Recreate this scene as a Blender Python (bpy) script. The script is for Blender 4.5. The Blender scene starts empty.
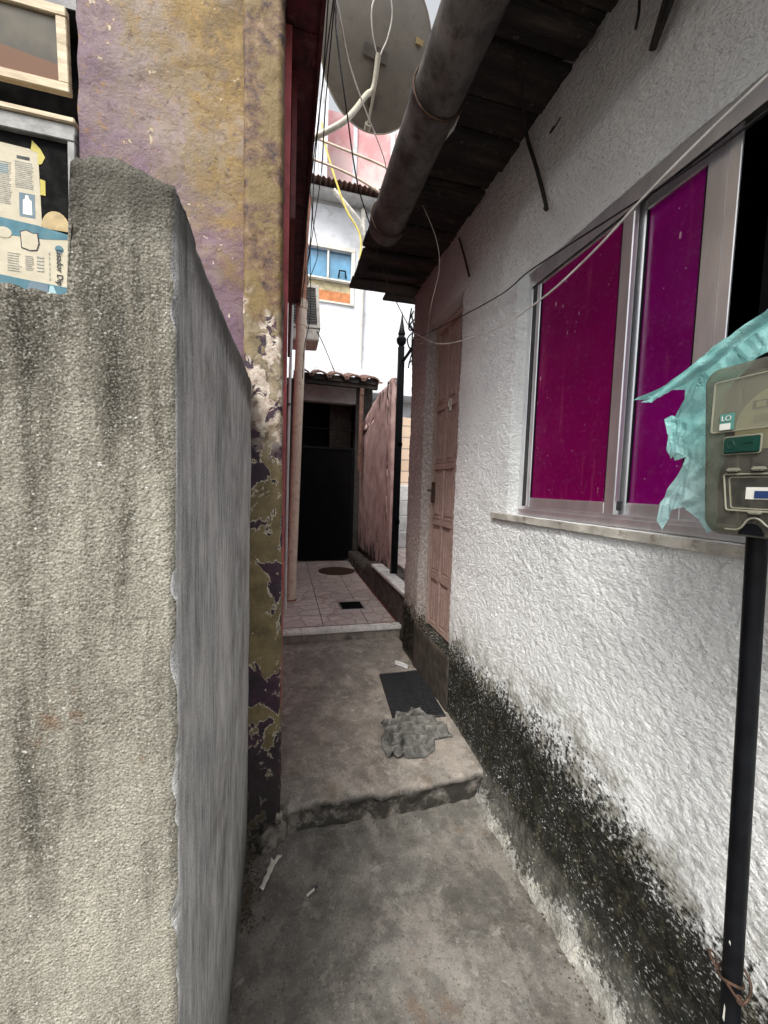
import bpy, bmesh, math, random
from mathutils import Vector, Matrix, noise
from mathutils.geometry import delaunay_2d_cdt
random.seed(7)
R = math.radians
SC = bpy.context.scene
COL = SC.collection

# ------------------------------------------------------------------ camera
cd = bpy.data.cameras.new('camera'); cam = bpy.data.objects.new('camera', cd); COL.objects.link(cam)
SC.camera = cam
cd.sensor_fit = 'VERTICAL'; cd.sensor_height = 32.0; cd.lens = 12.0
cd.clip_start = 0.02; cd.clip_end = 500
_up = Vector((194, 5988, 384)).normalized()
_a = Vector((-99, 32, -384)); _a = (_a - _up * _a.dot(_up)).normalized()
_x = _a.cross(_up)
cam.matrix_world = Matrix.Translation((0, 0, 1.5)) @ Matrix((_x, _a, _up)).to_4x4()

# ------------------------------------------------------------------ light
SUN_EL, SUN_AZ = 56, 216          # azimuth the light comes from, clockwise from +Y
w = bpy.data.worlds.new('World'); SC.world = w; w.use_nodes = True
wn = w.node_tree.nodes; wl = w.node_tree.links
bg = wn['Background']; sky = wn.new('ShaderNodeTexSky'); sky.sky_type = 'NISHITA'
sky.sun_disc = False; sky.sun_elevation = R(SUN_EL); sky.sun_rotation = R(SUN_AZ)
sky.air_density = 1.0; sky.dust_density = 4.0
hs = wn.new('ShaderNodeHueSaturation'); hs.inputs['Saturation'].default_value = 0.15
wl.new(sky.outputs[0], hs.inputs['Color']); wl.new(hs.outputs[0], bg.inputs['Color'])
bg.inputs['Strength'].default_value = 0.15
sd = bpy.data.lights.new('sun', 'SUN'); sun = bpy.data.objects.new('sun', sd); COL.objects.link(sun)
sd.energy = 2.1; sd.angle = R(22); sd.color = (1.0, 0.96, 0.89)
az = R(SUN_AZ); el = R(SUN_EL)
src = Vector((math.sin(az) * math.cos(el), math.cos(az) * math.cos(el), math.sin(el)))
sun.rotation_euler = src.to_track_quat('Z', 'Y').to_euler()
SC.view_settings.view_transform = 'Standard'; SC.view_settings.look = 'None'
SC.view_settings.gamma = 1.0; SC.view_settings.exposure = 1.05
SC.cycles.max_bounces = 10; SC.cycles.diffuse_bounces = 5; SC.cycles.transparent_max_bounces = 12

# ------------------------------------------------------------------ node helper
class G:
    def __init__(s, name, rough=0.8, metal=0.0, spec=0.5):
        s.m = bpy.data.materials.new(name); s.m.use_nodes = True
        s.t = s.m.node_tree; s.b = s.t.nodes['Principled BSDF']
        s.b.inputs['Roughness'].default_value = rough; s.b.inputs['Metallic'].default_value = metal
        s.b.inputs['Specular IOR Level'].default_value = spec
        s.geo = s.t.nodes.new('ShaderNodeNewGeometry'); s.pos = s.geo.outputs['Position']
        s.sep = s.t.nodes.new('ShaderNodeSeparateXYZ'); s.t.links.new(s.pos, s.sep.inputs[0])
        s.X, s.Y, s.Z = s.sep.outputs
    def _in(s, sock, v):
        if isinstance(v, bpy.types.NodeSocket): s.t.links.new(v, sock)
        elif isinstance(v, (tuple, list)) and len(v) == 3 and sock.type == 'RGBA': sock.default_value = (*v, 1)
        else: sock.default_value = v
    def scale(s, v, vec=None):
        n = s.t.nodes.new('ShaderNodeVectorMath'); n.operation = 'MULTIPLY'
        s._in(n.inputs[0], vec or s.pos); n.inputs[1].default_value = v; return n.outputs[0]
    def noise(s, sc, det=4, ro=0.55, vec=None, dist=0.0):
        n = s.t.nodes.new('ShaderNodeTexNoise'); s._in(n.inputs['Vector'], vec or s.pos)
        n.inputs['Scale'].default_value = sc; n.inputs['Detail'].default_value = det
        n.inputs['Roughness'].default_value = ro; n.inputs['Distortion'].default_value = dist
        return n.outputs['Fac']
    def vor(s, sc, feat='F1', vec=None, out='Distance', rnd=1.0):
        n = s.t.nodes.new('ShaderNodeTexVoronoi'); n.feature = feat; s._in(n.inputs['Vector'], vec or s.pos)
        n.inputs['Scale'].default_value = sc; n.inputs['Randomness'].default_value = rnd; return n.outputs[out]
    def ma(s, op, a, b=0.0, c=0.0, clamp=False):
        n = s.t.nodes.new('ShaderNodeMath'); n.operation = op; n.use_clamp = clamp
        s._in(n.inputs[0], a); s._in(n.inputs[1], b)
        if op in ('MULTIPLY_ADD', 'COMPARE'): s._in(n.inputs[2], c)
        return n.outputs[0]
    def step(s, v, a, b, o0=0.0, o1=1.0):
        n = s.t.nodes.new('ShaderNodeMapRange'); n.interpolation_type = 'SMOOTHSTEP'
        s._in(n.inputs['Value'], v)
        for k, q in (('From Min', a), ('From Max', b), ('To Min', o0), ('To Max', o1)): s._in(n.inputs[k], q)
        return n.outputs[0]
    def mix(s, f, a, b):
        n = s.t.nodes.new('ShaderNodeMix'); n.data_type = 'RGBA'
        s._in(n.inputs['Factor'], f); s._in(n.inputs[6], a); s._in(n.inputs[7], b); return n.outputs[2]
    def ramp(s, f, stops):
        n = s.t.nodes.new('ShaderNodeValToRGB'); s._in(n.inputs[0], f)
        e = n.color_ramp.elements
        while len(e) < len(stops): e.new(0.5)
        for q, (p, c) in zip(e, stops): q.position = p; q.color = (*c, 1)
        return n.outputs[0]
    def bump(s, h, st=0.5, d=0.01):
        n = s.t.nodes.new('ShaderNodeBump'); s._in(n.inputs['Height'], h)
        n.inputs['Strength'].default_value = st; n.inputs['Distance'].default_value = d
        old = s.b.inputs['Normal'].links
        if old: s.t.links.new(old[0].from_socket, n.inputs['Normal'])
        s.t.links.new(n.outputs[0], s.b.inputs['Normal']); return s
    def col(s, c): s._in(s.b.inputs['Base Color'], c); return s
    def ro(s, c): s._in(s.b.inputs['Roughness'], c); return s

def plain(name, c, rough=0.6, metal=0.0, var=0.25, sc=9.0, bump=0.15, bs=60, spec=0.5, dirt=None):
    g = G(name, rough, metal, spec)
    n = g.noise(sc, 6, 0.65)
    lo = tuple(v * (1 - var) for v in c); hi = tuple(min(1, v * (1 + var)) for v in c)
    k = g.mix(g.step(n, 0.3, 0.7), lo, hi)
    if dirt:
        k = g.mix(g.ma('MULTIPLY', g.step(g.noise(sc * 2.7, 8, 0.7), 0.5, 0.68), 0.8), k, dirt)
    g.col(k); g.ro(g.step(g.noise(sc * 3, 4), 0.3, 0.7, rough * 0.85, min(1, rough * 1.15)))
    if bump: g.bump(g.noise(bs, 4), bump, 0.004)
    return g.m

M = {}
# ---- grey rough-cast boundary wall
def mat_boundary():
    g = G('grey_roughcast', 0.92, 0, .15)
    big = g.noise(2.6, 5, 0.6, g.scale((1.6, 1.0, 0.8)))
    streak = g.noise(9, 6, 0.65, g.scale((3.0, 1.0, 0.33)))
    f = g.ma('ADD', g.ma('MULTIPLY', big, 0.5), g.ma('MULTIPLY', streak, 0.5))
    hgt = g.step(g.Z, 1.2, 1.82, 0.05, -0.09)
    f = g.ma('ADD', f, hgt)
    c = g.ramp(f, [(0.36, (.035, .032, .025)), (0.45, (.12, .11, .088)), (0.54, (.25, .238, .195)), (0.70, (.40, .38, .315))])
    gr = g.noise(380, 3, .7); c = g.mix(g.step(gr, .5, .66, .0, .5), c, g.mix(.5, c, (.75, .73, .66)))
    c = g.mix(g.step(gr, .47, .34, 0, .6), c, (.02, .019, .015)); c = g.mix(g.ma('MULTIPLY', g.step(g.noise(230, 3), .62, .72), g.step(g.noise(14, 3), .42, .6)), c, (.55, .54, .5))
    c = g.mix(g.ma('MULTIPLY', g.step(g.noise(190, 3, .6), .60, .72), .75), c, (.03, .028, .022))
    c = g.mix(g.ma('MULTIPLY', g.step(g.noise(7, 5, .7), .64, .72), .5), c, (.17, .09, .045))
    # steel-trowelled side render
    s1 = g.noise(62, 7, 0.75, g.scale((1.0, 1.0, 0.12)))
    s2 = g.noise(6, 7, 0.7, g.scale((1.0, 1.0, 0.4)))
    sf = g.ma('ADD', g.ma('MULTIPLY', s1, 0.6), g.ma('MULTIPLY', s2, 0.4))
    sc = g.ramp(sf, [(0.36, (.16, .16, .162)), (0.45, (.36, .365, .37)), (0.54, (.58, .585, .58)), (.65, (.78, .775, .76))])
    sn = g.t.nodes.new('ShaderNodeSeparateXYZ'); g.t.links.new(g.geo.outputs['True Normal'], sn.inputs[0])
    isx = g.step(sn.outputs[0], .55, .8)
    sc = g.mix(g.step(gr, .48, .34, 0, .5), sc, (.05, .05, .05)); sc = g.mix(g.step(g.noise(200, 3, .7), .60, .68, 0, .6), sc, (.7, .7, .68))
    sc = g.mix(g.ma('MULTIPLY', g.step(g.noise(3.5, 6, .7), .52, .68), .6), sc, (.17, .165, .15))
    c = g.mix(isx, c, sc)
    edge = g.step(g.ma('ADD', g.Z, g.ma('MULTIPLY', g.noise(30, 4), .09)), 1.79, 1.87)
    c = g.mix(g.ma('MULTIPLY', edge, .75), c, (.05, .047, .04))
    g.col(c)
    h = g.ma('ADD', g.ma('MULTIPLY', g.noise(240, 4, .75), .9), g.ma('MULTIPLY', g.vor(300), -.5))
    h2 = g.ma('MULTIPLY', h, g.step(isx, 0, 1, 1.0, .55))
    g.bump(h2, .7, .005); return g.m
M['boundary'] = mat_boundary()

# ---- weathered purple and ochre plaster
def mat_purple():
    g = G('weathered_purple_plaster', 0.85)
    v = g.noise(3.4, 8, 0.7); d = g.noise(14, 8, 0.75)
    gx = g.ma('MULTIPLY', g.ma('ADD', g.X, .68), .72)      # ochre grows to the right
    gz = g.ma('MULTIPLY', g.ma('SUBTRACT', g.Z, 2.86), .24)
    f = g.ma('ADD', g.ma('ADD', g.ma('MULTIPLY', v, .65), g.ma('MULTIPLY', d, .5)), g.ma('ADD', gx, gz))
    c = g.ramp(f, [(.40, (.085, .048, .078)), (.52, (.165, .112, .14)), (.64, (.235, .175, .17)), (.73, (.235, .18, .115)),
                   (.84, (.255, .17, .062)), (1.0, (.17, .115, .045))])
    c = g.mix(g.ma('MULTIPLY', g.step(g.noise(5, 5, .6), .48, .66), .6), c, (.27, .225, .21))
    c = g.mix(g.ma('MULTIPLY', g.step(g.noise(26, 8, .75), .54, .64), .55), c, (.33, .18, .035))
    c = g.mix(g.ma('MULTIPLY', g.step(g.noise(38, 6, .7), .56, .66), .7), c, (.09, .055, .05)); c = g.mix(g.ma('MULTIPLY', g.step(g.noise(7, 8, .75), .50, .62), .45), c, (.12, .085, .07)); c = g.mix(g.step(g.noise(130, 4, .8), .55, .72, 0, .35), c, (.42, .36, .28))
    low = g.step(g.Z, 2.55, 1.95)
    c = g.mix(g.ma('MULTIPLY', low, g.step(g.X, -.42, -.2, 0, .8)), c, (.075, .035, .065)); c = g.mix(g.ma('MULTIPLY', g.ma('MULTIPLY', g.step(g.ma('ADD', g.Z, g.ma('MULTIPLY', v, .8)), 3.05, 2.75), g.step(g.noise(8, 6, .7), .4, .6)), .75), c, (.15, .085, .13))
    ch = g.ma('MULTIPLY', g.step(g.noise(26, 5, .65), .64, .65), g.step(g.noise(4, 2), .52, .56)); c = g.mix(ch, c, (.5, .45, .34))
    g.col(c)
    g.bump(g.noise(95, 7, .75), .6, .006); g.bump(g.step(d, .42, .60), .5, .008); g.bump(ch, .4, -.004); return g.m
M['purple'] = mat_purple()

# ---- flaking painted pillar
def mat_pillar():
    g = G('flaking_pillar_paint', 0.75)
    wv = g.scale((1, 1, .75))
    fl = g.noise(8.5, 7, .62, wv, .5); fl2 = g.noise(19, 6, .6, wv, .8)
    rust = g.ramp(g.noise(22, 8, .7), [(.38, (.03, .016, .014)), (.46, (.10, .052, .03)), (.56, (.145, .09, .034)), (.70, (.25, .17, .11))])
    pale = g.ramp(g.noise(30, 7, .7), [(.34, (.12, .07, .06)), (.46, (.34, .27, .22)), (.65, (.58, .53, .45))])
    dark = g.ramp(g.noise(16, 6, .65), [(.35, (.012, .009, .012)), (.55, (.035, .014, .03)), (.72, (.10, .035, .04))])
    olive = g.ramp(g.noise(14, 6, .7), [(.35, (.095, .075, .035)), (.6, (.19, .145, .07))])
    zz = g.ma('ADD', g.Z, g.ma('MULTIPLY', g.ma('SUBTRACT', g.noise(6, 3), .5), .7))
    up = g.step(zz, 2.1, 2.2); midz = g.step(zz, 1.55, 1.85)
    c = g.mix(g.step(fl2, .44, .46), dark, pale)
    thr = g.ma('ADD', g.step(zz, .35, .75, .07, -.03), g.step(zz, 1.3, 1.6, 0, .085))
    mo = g.step(g.ma('SUBTRACT', fl, thr), .485, .492)
    rim = g.ma('MULTIPLY', g.step(g.ma('SUBTRACT', fl, thr), .468, .478), g.step(mo, 0, 1, 1, 0))
    cl = g.mix(mo, g.mix(g.ma('MULTIPLY', g.step(fl2, .6, .62), .8), dark, pale), olive)
    cl = g.mix(rim, cl, (.55, .5, .4))
    cl = g.mix(g.ma('MULTIPLY', g.step(g.Z, .55, .15), .75), cl, (.02, .016, .014))
    cc = g.mix(midz, cl, c); cc = g.mix(g.ma('MULTIPLY', mo, g.step(zz, 1.5, 2.0, 0, .85)), cc, olive)
    cc = g.mix(up, cc, rust); cc = g.mix(g.ma('MULTIPLY', up, g.step(g.noise(7, 4), .5, .58)), cc, (.155, .105, .035))
    g.col(cc)
    g.bump(g.noise(90, 6, .7), .5, .006); g.bump(mo, .8, .006); g.bump(fl2, .5, .012); return g.m
M['pillar'] = mat_pillar()

# ---- white rough stucco with black mould
def mat_stucco():
    g = G('white_stucco', 0.9, 0, .12)
    n = g.noise(3.2, 6, .6)
    c = g.ramp(n, [(.3, (.72, .735, .725)), (.5, (.81, .825, .815)), (.7, (.87, .88, .87))])
    dirty = g.ma('MULTIPLY', g.step(g.Y, 2.55, 2.75), g.step(g.noise(45, 5, .7), .38, .56))
    c = g.mix(g.ma('MULTIPLY', dirty, .75), c, (.17, .15, .11))
    c = g.mix(g.ma('MULTIPLY', g.step(g.Y, 1.9, 2.7), .55), c, (.42, .33, .30))  # far end tinted pink, the red wall's bounce put into the colour
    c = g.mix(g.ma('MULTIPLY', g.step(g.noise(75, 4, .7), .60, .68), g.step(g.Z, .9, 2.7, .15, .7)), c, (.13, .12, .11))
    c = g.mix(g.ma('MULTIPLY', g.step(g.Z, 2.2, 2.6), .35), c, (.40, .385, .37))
    # mould band
    wob = g.ma('ADD', g.ma('MULTIPLY', g.ma('SUBTRACT', g.noise(4.5, 5, .6), .5), .34),
               g.ma('MULTIPLY', g.ma('SUBTRACT', g.noise(60, 5, .75, g.scale((1, 1, .55))), .5), .42))
    wob = g.ma('ADD', wob, g.step(g.Y, 1.1, .5, 0, .13))
    wob = g.ma('ADD', wob, g.ma('MULTIPLY', g.ma('SUBTRACT', g.noise(85, 3, .6, g.scale((1, .8, 1.4))), .5), .30))
    top = g.ma('ADD', g.Z, wob)
    band = g.step(top, .60, .50)
    lowb = g.step(g.ma('ADD', g.ma('SUBTRACT', g.Z, g.step(g.Y, 1.5, .8, 0, .05)), g.ma('MULTIPLY', wob, .42)), -.01, .04)
    band = g.ma('MULTIPLY', band, lowb)
    halo = g.ma('MULTIPLY', g.step(top, .84, .54), .75)
    spk = g.ma('MULTIPLY', g.step(g.noise(95, 3, .65, g.scale((1, .8, 1.5))), .58, .64), g.step(g.noise(13, 4), .38, .6, .25, 1))
    c = g.mix(g.ma('MULTIPLY', halo, g.step(g.noise(9, 4), .42, .6)), c, (.15, .135, .085))
    mc = g.ramp(g.noise(24, 8, .78), [(.35, (.005, .0055, .004)), (.52, (.012, .012, .008)), (.62, (.05, .046, .028)), (.78, (.10, .095, .06))])
    c = g.mix(g.ma('MULTIPLY', band, g.step(spk, 0, 1, .985, .4)), c, mc)
    base = g.step(g.Z, .17, .10); cem = g.ramp(g.noise(12, 7, .7), [(.3, (.12, .115, .095)), (.48, (.28, .27, .24)), (.62, (.48, .47, .43)), (.75, (.40, .34, .17))])
    c = g.mix(g.ma('MULTIPLY', base, g.step(band, 0, 1, 1, .2)), c, cem)
    g.col(c)
    g.bump(g.noise(75, 4, .6, g.scale((1, .8, 1.5))), 1.0, .016); g.bump(g.noise(190, 4, .7), .7, .006); return g.m
M['stucco'] = mat_stucco()


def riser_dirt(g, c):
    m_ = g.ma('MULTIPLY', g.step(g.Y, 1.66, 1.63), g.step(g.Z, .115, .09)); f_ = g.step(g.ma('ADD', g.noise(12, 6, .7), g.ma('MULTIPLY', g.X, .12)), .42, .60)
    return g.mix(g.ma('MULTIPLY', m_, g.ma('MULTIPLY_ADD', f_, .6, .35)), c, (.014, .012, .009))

def mat_concrete(name, c0, c1, c2, pit=1.0):
    g = G(name, 0.85)
    n = g.ma('ADD', g.ma('MULTIPLY', g.noise(3.1, 8, .65, None, .5), .6), g.ma('MULTIPLY', g.noise(17, 7, .7), .4))
    c = g.ramp(n, [(.36, c0), (.5, c1), (.64, c2)])
    c = g.mix(g.ma('MULTIPLY', g.step(g.noise(9, 8, .72, None, 1), .57, .66), .55), c, tuple(v * 1.5 for v in c2))
    c = g.mix(g.ma('MULTIPLY', g.step(g.noise(6.5, 6, .7, None, .8), .58, .70), .65), c, (.045, .038, .028))
    c = g.mix(g.step(g.vor(34), .10, .05, 0, .7), c, (.02, .018, .015))
    c = g.mix(g.ma('MULTIPLY', g.step(g.noise(8, 8, .72), .49, .53), .40), c, tuple(v * .45 for v in c1)); c = g.mix(g.ma('MULTIPLY', g.step(g.noise(5, 7, .7, g.scale((1.3, .8, 1))), .53, .60), .5), c, (c2[0] * 1.02, c2[1] * .98, c2[2] * .96)); c = g.mix(g.ma('MULTIPLY', g.step(g.noise(3.3, 6, .7), .56, .66), .45), c, (.11, .065, .035))
    g.col(c); g.ro(g.step(n, .4, .65, .62, .9))
    c = g.mix(g.step(g.noise(115, 4, .75), .57, .68, 0, .55 if pit > 1 else .28), c, (.40, .37, .31)); c = g.mix(g.step(g.noise(130, 4, .75), .44, .34, 0, .75), c, (.02, .018, .014)); g.col(c)
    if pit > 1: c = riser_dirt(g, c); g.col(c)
    g.bump(g.noise(150, 4, .7), .4 * pit, .004); g.bump(g.noise(18, 6, .65), .5, .012); return g.m
M['ground'] = mat_concrete('worn_grey_concrete', (.055, .050, .042), (.122, .113, .100), (.20, .19, .172))
M['landing'] = mat_concrete('brown_grey_concrete', (.11, .096, .08), (.215, .193, .168), (.32, .295, .26), 1.4)
M['curb'] = plain('damp_dark_render', (.06, .05, .042), .85, var=.6, sc=11, bump=.6, bs=50, dirt=(.012, .012, .01))
M['threshold'] = plain('brown_threshold_stone', (.036, .028, .020), .8, var=.5, sc=14, bump=.5, bs=60, dirt=(.02, .018, .014))

def mat_tiles():
    g = G('pink_stone_tiles', 0.45)
    wv = g.ma('MULTIPLY', g.ma('SUBTRACT', g.noise(9, 3), .5), .05)
    v = g.vor(4.2, 'DISTANCE_TO_EDGE'); cell = g.vor(4.2, 'F1', None, 'Color')
    c = g.mix(g.step(g.noise(18, 6, .7), .3, .7), (.46, .39, .36), (.68, .61, .57))
    sc_ = g.t.nodes.new('ShaderNodeSeparateColor'); g.t.links.new(cell, sc_.inputs[0])
    c = g.mix(g.ma('MULTIPLY', sc_.outputs[0], .45), c, (.23, .20, .19))
    c = g.mix(g.step(v, .05, .02, 0, .8), c, (.34, .25, .22))
    fx = g.ma('PINGPONG', g.ma('ADD', g.X, .06), .21); fy = g.ma('PINGPONG', g.ma('ADD', g.Y, .02), .21)
    j = g.ma('MAXIMUM', g.step(fx, .006, .003), g.step(fy, .006, .003))
    c = g.mix(j, c, (.10, .085, .075)); g.col(c)
    g.bump(j, .5, -.003); g.bump(g.noise(60, 4), .25, .003); return g.m
M['tiles'] = mat_tiles()
M['marble'] = plain('white_marble', (.70, .69, .66), .4, var=.25, sc=8, bump=.1, dirt=(.22, .20, .17))
M['sill'] = plain('dirty_cream_sill', (.44, .42, .37), .6, var=.3, sc=9, bump=.3, bs=90, dirt=(.14, .12, .09))
M['red_paint'] = plain('red_oxide_paint', (.11, .025, .025), .6, var=.3)
M['maroon'] = plain('maroon_paint', (.055, .006, .012), .5, var=.7, sc=8, bump=.4, bs=30, dirt=(.13, .055, .05))
M['pinkred'] = plain('pink_red_render', (.42, .10, .11), .8, var=.3, sc=4, bump=.4, bs=50)
M['pinkwall'] = None
def mat_pinkwall():
    g = G('stained_pink_render', 0.88)
    n = g.noise(5, 6, .6)
    c = g.ramp(n, [(.35, (.30, .19, .18)), (.65, (.47, .33, .31))])
    s = g.noise(10, 7, .7, g.scale((1, 1, .3)))
    st = g.ma('ADD', s, g.step(g.Z, 1.2, .45, -.04, .14)); st = g.ma('ADD', st, g.step(g.Z, 2.1, 2.75, 0, .12))
    c = g.mix(g.step(st, .57, .69), c, (.02, .017, .015)); g.col(c)
    g.bump(g.noise(50, 5), .4, .006); return g.m
M['pinkwall'] = mat_pinkwall()
M['white_render'] = plain('white_render', (.62, .64, .68), .85, var=.12, sc=1.2, bump=.3, bs=20, dirt=(.46, .46, .46))
M['cream'] = plain('cream_render', (.62, .52, .40), .85, var=.2, sc=5, bump=.3)
def mat_alu():
    g = G('brushed_aluminium', 0.30, .85, .5)
    n = g.noise(5, 4, .6, g.scale((1, 3, .6)))
    c = g.mix(g.step(n, .35, .65), (.66, .67, .69), (.80, .80, .81))
    g.col(c); g.ro(.3); return g.m
M['alu'] = mat_alu()
M['alu_left'] = plain('weathered_grey_frame', (.20, .20, .19), .6, .0, var=.3, sc=14, bump=.1, bs=120)
M['alu_dark'] = plain('dark_aluminium', (.05, .05, .052), .45, .5, var=.3)
def mat_magenta():
    g = G('magenta_film', 0.14, 0, .5)
    side = g.step(g.Y, 1.05, 1.02)
    c = g.mix(side, (.175, .0, .070), (.165, .0, .108))
    c = g.mix(g.step(g.noise(2.2, 5, .6), .35, .68, 0, .45), c, (.075, .0, .03))
    st = g.noise(22, 4, .6, g.scale((1, 1, .10)))
    c = g.mix(g.step(st, .56, .70, 0, .30), c, (.26, .03, .10))  # paler upright streaks paint faint building reflections into the film colour
    tick = g.ma('MULTIPLY', g.step(g.vor(30, 'F1', g.scale((1, 1, .35))), .13, .08), g.step(g.noise(9, 2), .52, .58))
    fl = g.ma('MAXIMUM', g.step(g.vor(23), .055, .03), g.ma('MULTIPLY', tick, .8))
    c = g.mix(g.ma('MULTIPLY', fl, .75), c, (.62, .36, .48))
    c = g.mix(g.ma('MULTIPLY', g.step(g.noise(60, 6, .75), .52, .75), .10), c, (.40, .22, .28)); g.col(c); g.ro(g.step(g.noise(8, 6, .7), .3, .7, .08, .30))
    g.bump(g.noise(3.5, 2), .35, .015); return g.m
M['magenta'] = mat_magenta()
M['black'] = plain('black_painted_iron', (.003, .0035, .005), .5, .0, var=.5, sc=20, bump=.15, bs=90, spec=.16)
M['black_matt'] = plain('matt_black', (.004, .004, .004), .9, spec=.1, var=.3)
M['rust'] = plain('rusty_iron', (.06, .032, .02), .8, .3, var=.5, sc=40, bump=.5, bs=160)
M['wood_dark'] = None
def mat_boards():
    g = G('sooty_roof_board', 0.85)
    n = g.noise(7, 7, .7, g.scale((.45, 2.5, 1)))
    c = g.ramp(n, [(.35, (.006, .005, .005)), (.52, (.018, .014, .012)), (.64, (.05, .034, .027)), (.80, (.10, .07, .052))]); g.col(c)
    c2 = g.mix(g.ma('MULTIPLY', g.step(g.noise(40, 6, .7), .6, .66), .6), c, (.13, .11, .10)); g.col(c2)
    g.bump(g.noise(28, 7, .7, g.scale((.4, 2, 1))), .9, .012); return g.m
M['boards'] = mat_boards()
M['gutter'] = plain('sooty_grey_plastic', (.075, .068, .064), .5, var=.6, sc=9, bump=.4, bs=30, dirt=(.02, .014, .012))
M['door'] = plain('dusty_pink_enamel', (.33, .235, .205), .5, var=.15, sc=10, bump=.15, bs=70, dirt=(.20, .12, .09))
M['doorframe'] = plain('dusty_cream_enamel', (.42, .34, .29), .55, var=.2, sc=14, dirt=(.16, .12, .09))
M['pvc'] = plain('cream_pipe_plastic', (.66, .53, .43), .45, var=.10, sc=6, bump=.1, dirt=(.45, .28, .2))
M['pvc_white'] = plain('white_pipe_plastic', (.62, .62, .62), .45, var=.12, sc=6, bump=.1)
M['pvc_rust'] = plain('stained_orange_pipe', (.32, .13, .07), .6, var=.4, sc=12, bump=.3)
M['dish'] = plain('greige_dish_paint', (.17, .155, .13), .5, var=.14, sc=3, bump=.05, dirt=(.12, .11, .09))
M['arm'] = plain('galvanised_arm', (.40, .37, .30), .45, .3, var=.15)
M['bracket'] = plain('steel_bracket', (.13, .12, .11), .45, .6, var=.3)
M['cable_black'] = plain('black_cable', (.01, .01, .011), .5, bump=0)
M['cable_white'] = plain('white_cable', (.62, .60, .56), .5, bump=0)
M['hose'] = plain('yellow_hose', (.62, .50, .10), .5, bump=0)
M['clay'] = plain('clay_tile', (.12, .06, .045), .85, var=.45, sc=15, bump=.5, dirt=(.04, .03, .025))
M['wood_cream'] = None
def mat_wood():
    g = G('bare_pale_wood', 0.6)
    n = g.noise(30, 6, .6, g.scale((.3, 1, 2)))
    g.col(g.ramp(n, [(.3, (.30, .22, .13)), (.6, (.55, .46, .31)), (.8, (.66, .58, .43))])); g.bump(n, .3, .003); return g.m
M['wood_cream'] = mat_wood()
def mat_pane():
    g = G('painted_reflection_pane', 0.3, 0, .25)  # orange brick and olive reflections painted into the pane's colour
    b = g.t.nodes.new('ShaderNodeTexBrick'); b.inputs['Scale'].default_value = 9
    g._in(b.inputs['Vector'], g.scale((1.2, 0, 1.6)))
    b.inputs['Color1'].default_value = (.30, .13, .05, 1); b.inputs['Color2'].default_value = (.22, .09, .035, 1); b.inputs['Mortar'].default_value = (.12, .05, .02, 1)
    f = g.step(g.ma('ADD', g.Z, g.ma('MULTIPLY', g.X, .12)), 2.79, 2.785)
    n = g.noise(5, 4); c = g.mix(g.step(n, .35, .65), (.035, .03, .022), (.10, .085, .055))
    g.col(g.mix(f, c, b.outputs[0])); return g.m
M['pane'] = mat_pane()
M['paper'] = plain('newsprint', (.45, .41, .31), .85, var=.08, sc=12, bump=.2)
M['teal'] = plain('teal_print', (.04, .135, .175), .7, var=.12, sc=14, bump=.05)
M['teal_pale'] = plain('pale_teal_print', (.28, .42, .45), .7, var=.12)
M['slate'] = plain('slate_print', (.10, .15, .19), .7, var=.12)
M['ink'] = plain('black_ink', (.03, .03, .035), .8, bump=0)
M['ink_grey'] = plain('grey_ink', (.34, .33, .29), .8, bump=0, var=.3, sc=60)
M['tape'] = plain('yellow_tape', (.36, .30, .015), .5, var=.1)
M['disc'] = plain('tan_card', (.36, .27, .13), .7, var=.2, sc=30)
M['cloth'] = None
def mat_cloth():
    g = G('teal_plastic_cloth', 0.55, 0, .35)
    n = g.noise(30, 5, .6)
    cc_ = g.mix(g.step(n, .3, .7), (.20, .46, .45), (.34, .64, .62)); cc_ = g.mix(g.step(g.ma('ADD', g.Z, g.ma('MULTIPLY', n, .1)), 1.70, 1.56, 0, .8), cc_, (.40, .55, .56)); g.col(cc_)
    g.bump(g.ma('ABSOLUTE', g.ma('SUBTRACT', g.noise(60, 4, .6, g.scale((1, 1.7, .5))), .5)), .7, .004)
    g.b.inputs['Subsurface Weight'].default_value = .0
    tr = g.t.nodes.new('ShaderNodeBsdfTranslucent'); tr.inputs[0].default_value = (.2, .5, .5, 1)
    mx = g.t.nodes.new('ShaderNodeMixShader'); mx.inputs[0].default_value = .3
    out = g.t.nodes['Material Output']
    g.t.links.new(g.b.outputs[0], mx.inputs[1]); g.t.links.new(tr.outputs[0], mx.inputs[2]); g.t.links.new(mx.outputs[0], out.inputs[0]); return g.m
M['cloth'] = mat_cloth()
def mat_case():
    g = G('yellowed_clear_plastic', 0.30, 0, .4)
    n = g.noise(20, 6, .7)
    g.col(g.mix(g.step(n, .3, .7), (.12, .118, .098), (.185, .182, .152)))
    t = g.t.nodes.new('ShaderNodeBsdfTransparent'); t.inputs[0].default_value = (.72, .71, .62, 1)
    mx = g.t.nodes.new('ShaderNodeMixShader'); g._in(mx.inputs[0], g.step(n, .3, .7, .30, .50))
    out = g.t.nodes['Material Output']
    g.t.links.new(t.outputs[0], mx.inputs[1]); g.t.links.new(g.b.outputs[0], mx.inputs[2]); g.t.links.new(mx.outputs[0], out.inputs[0])
    g.bump(g.noise(9, 3), .3, .006); return g.m
M['case'] = mat_case()
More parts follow.
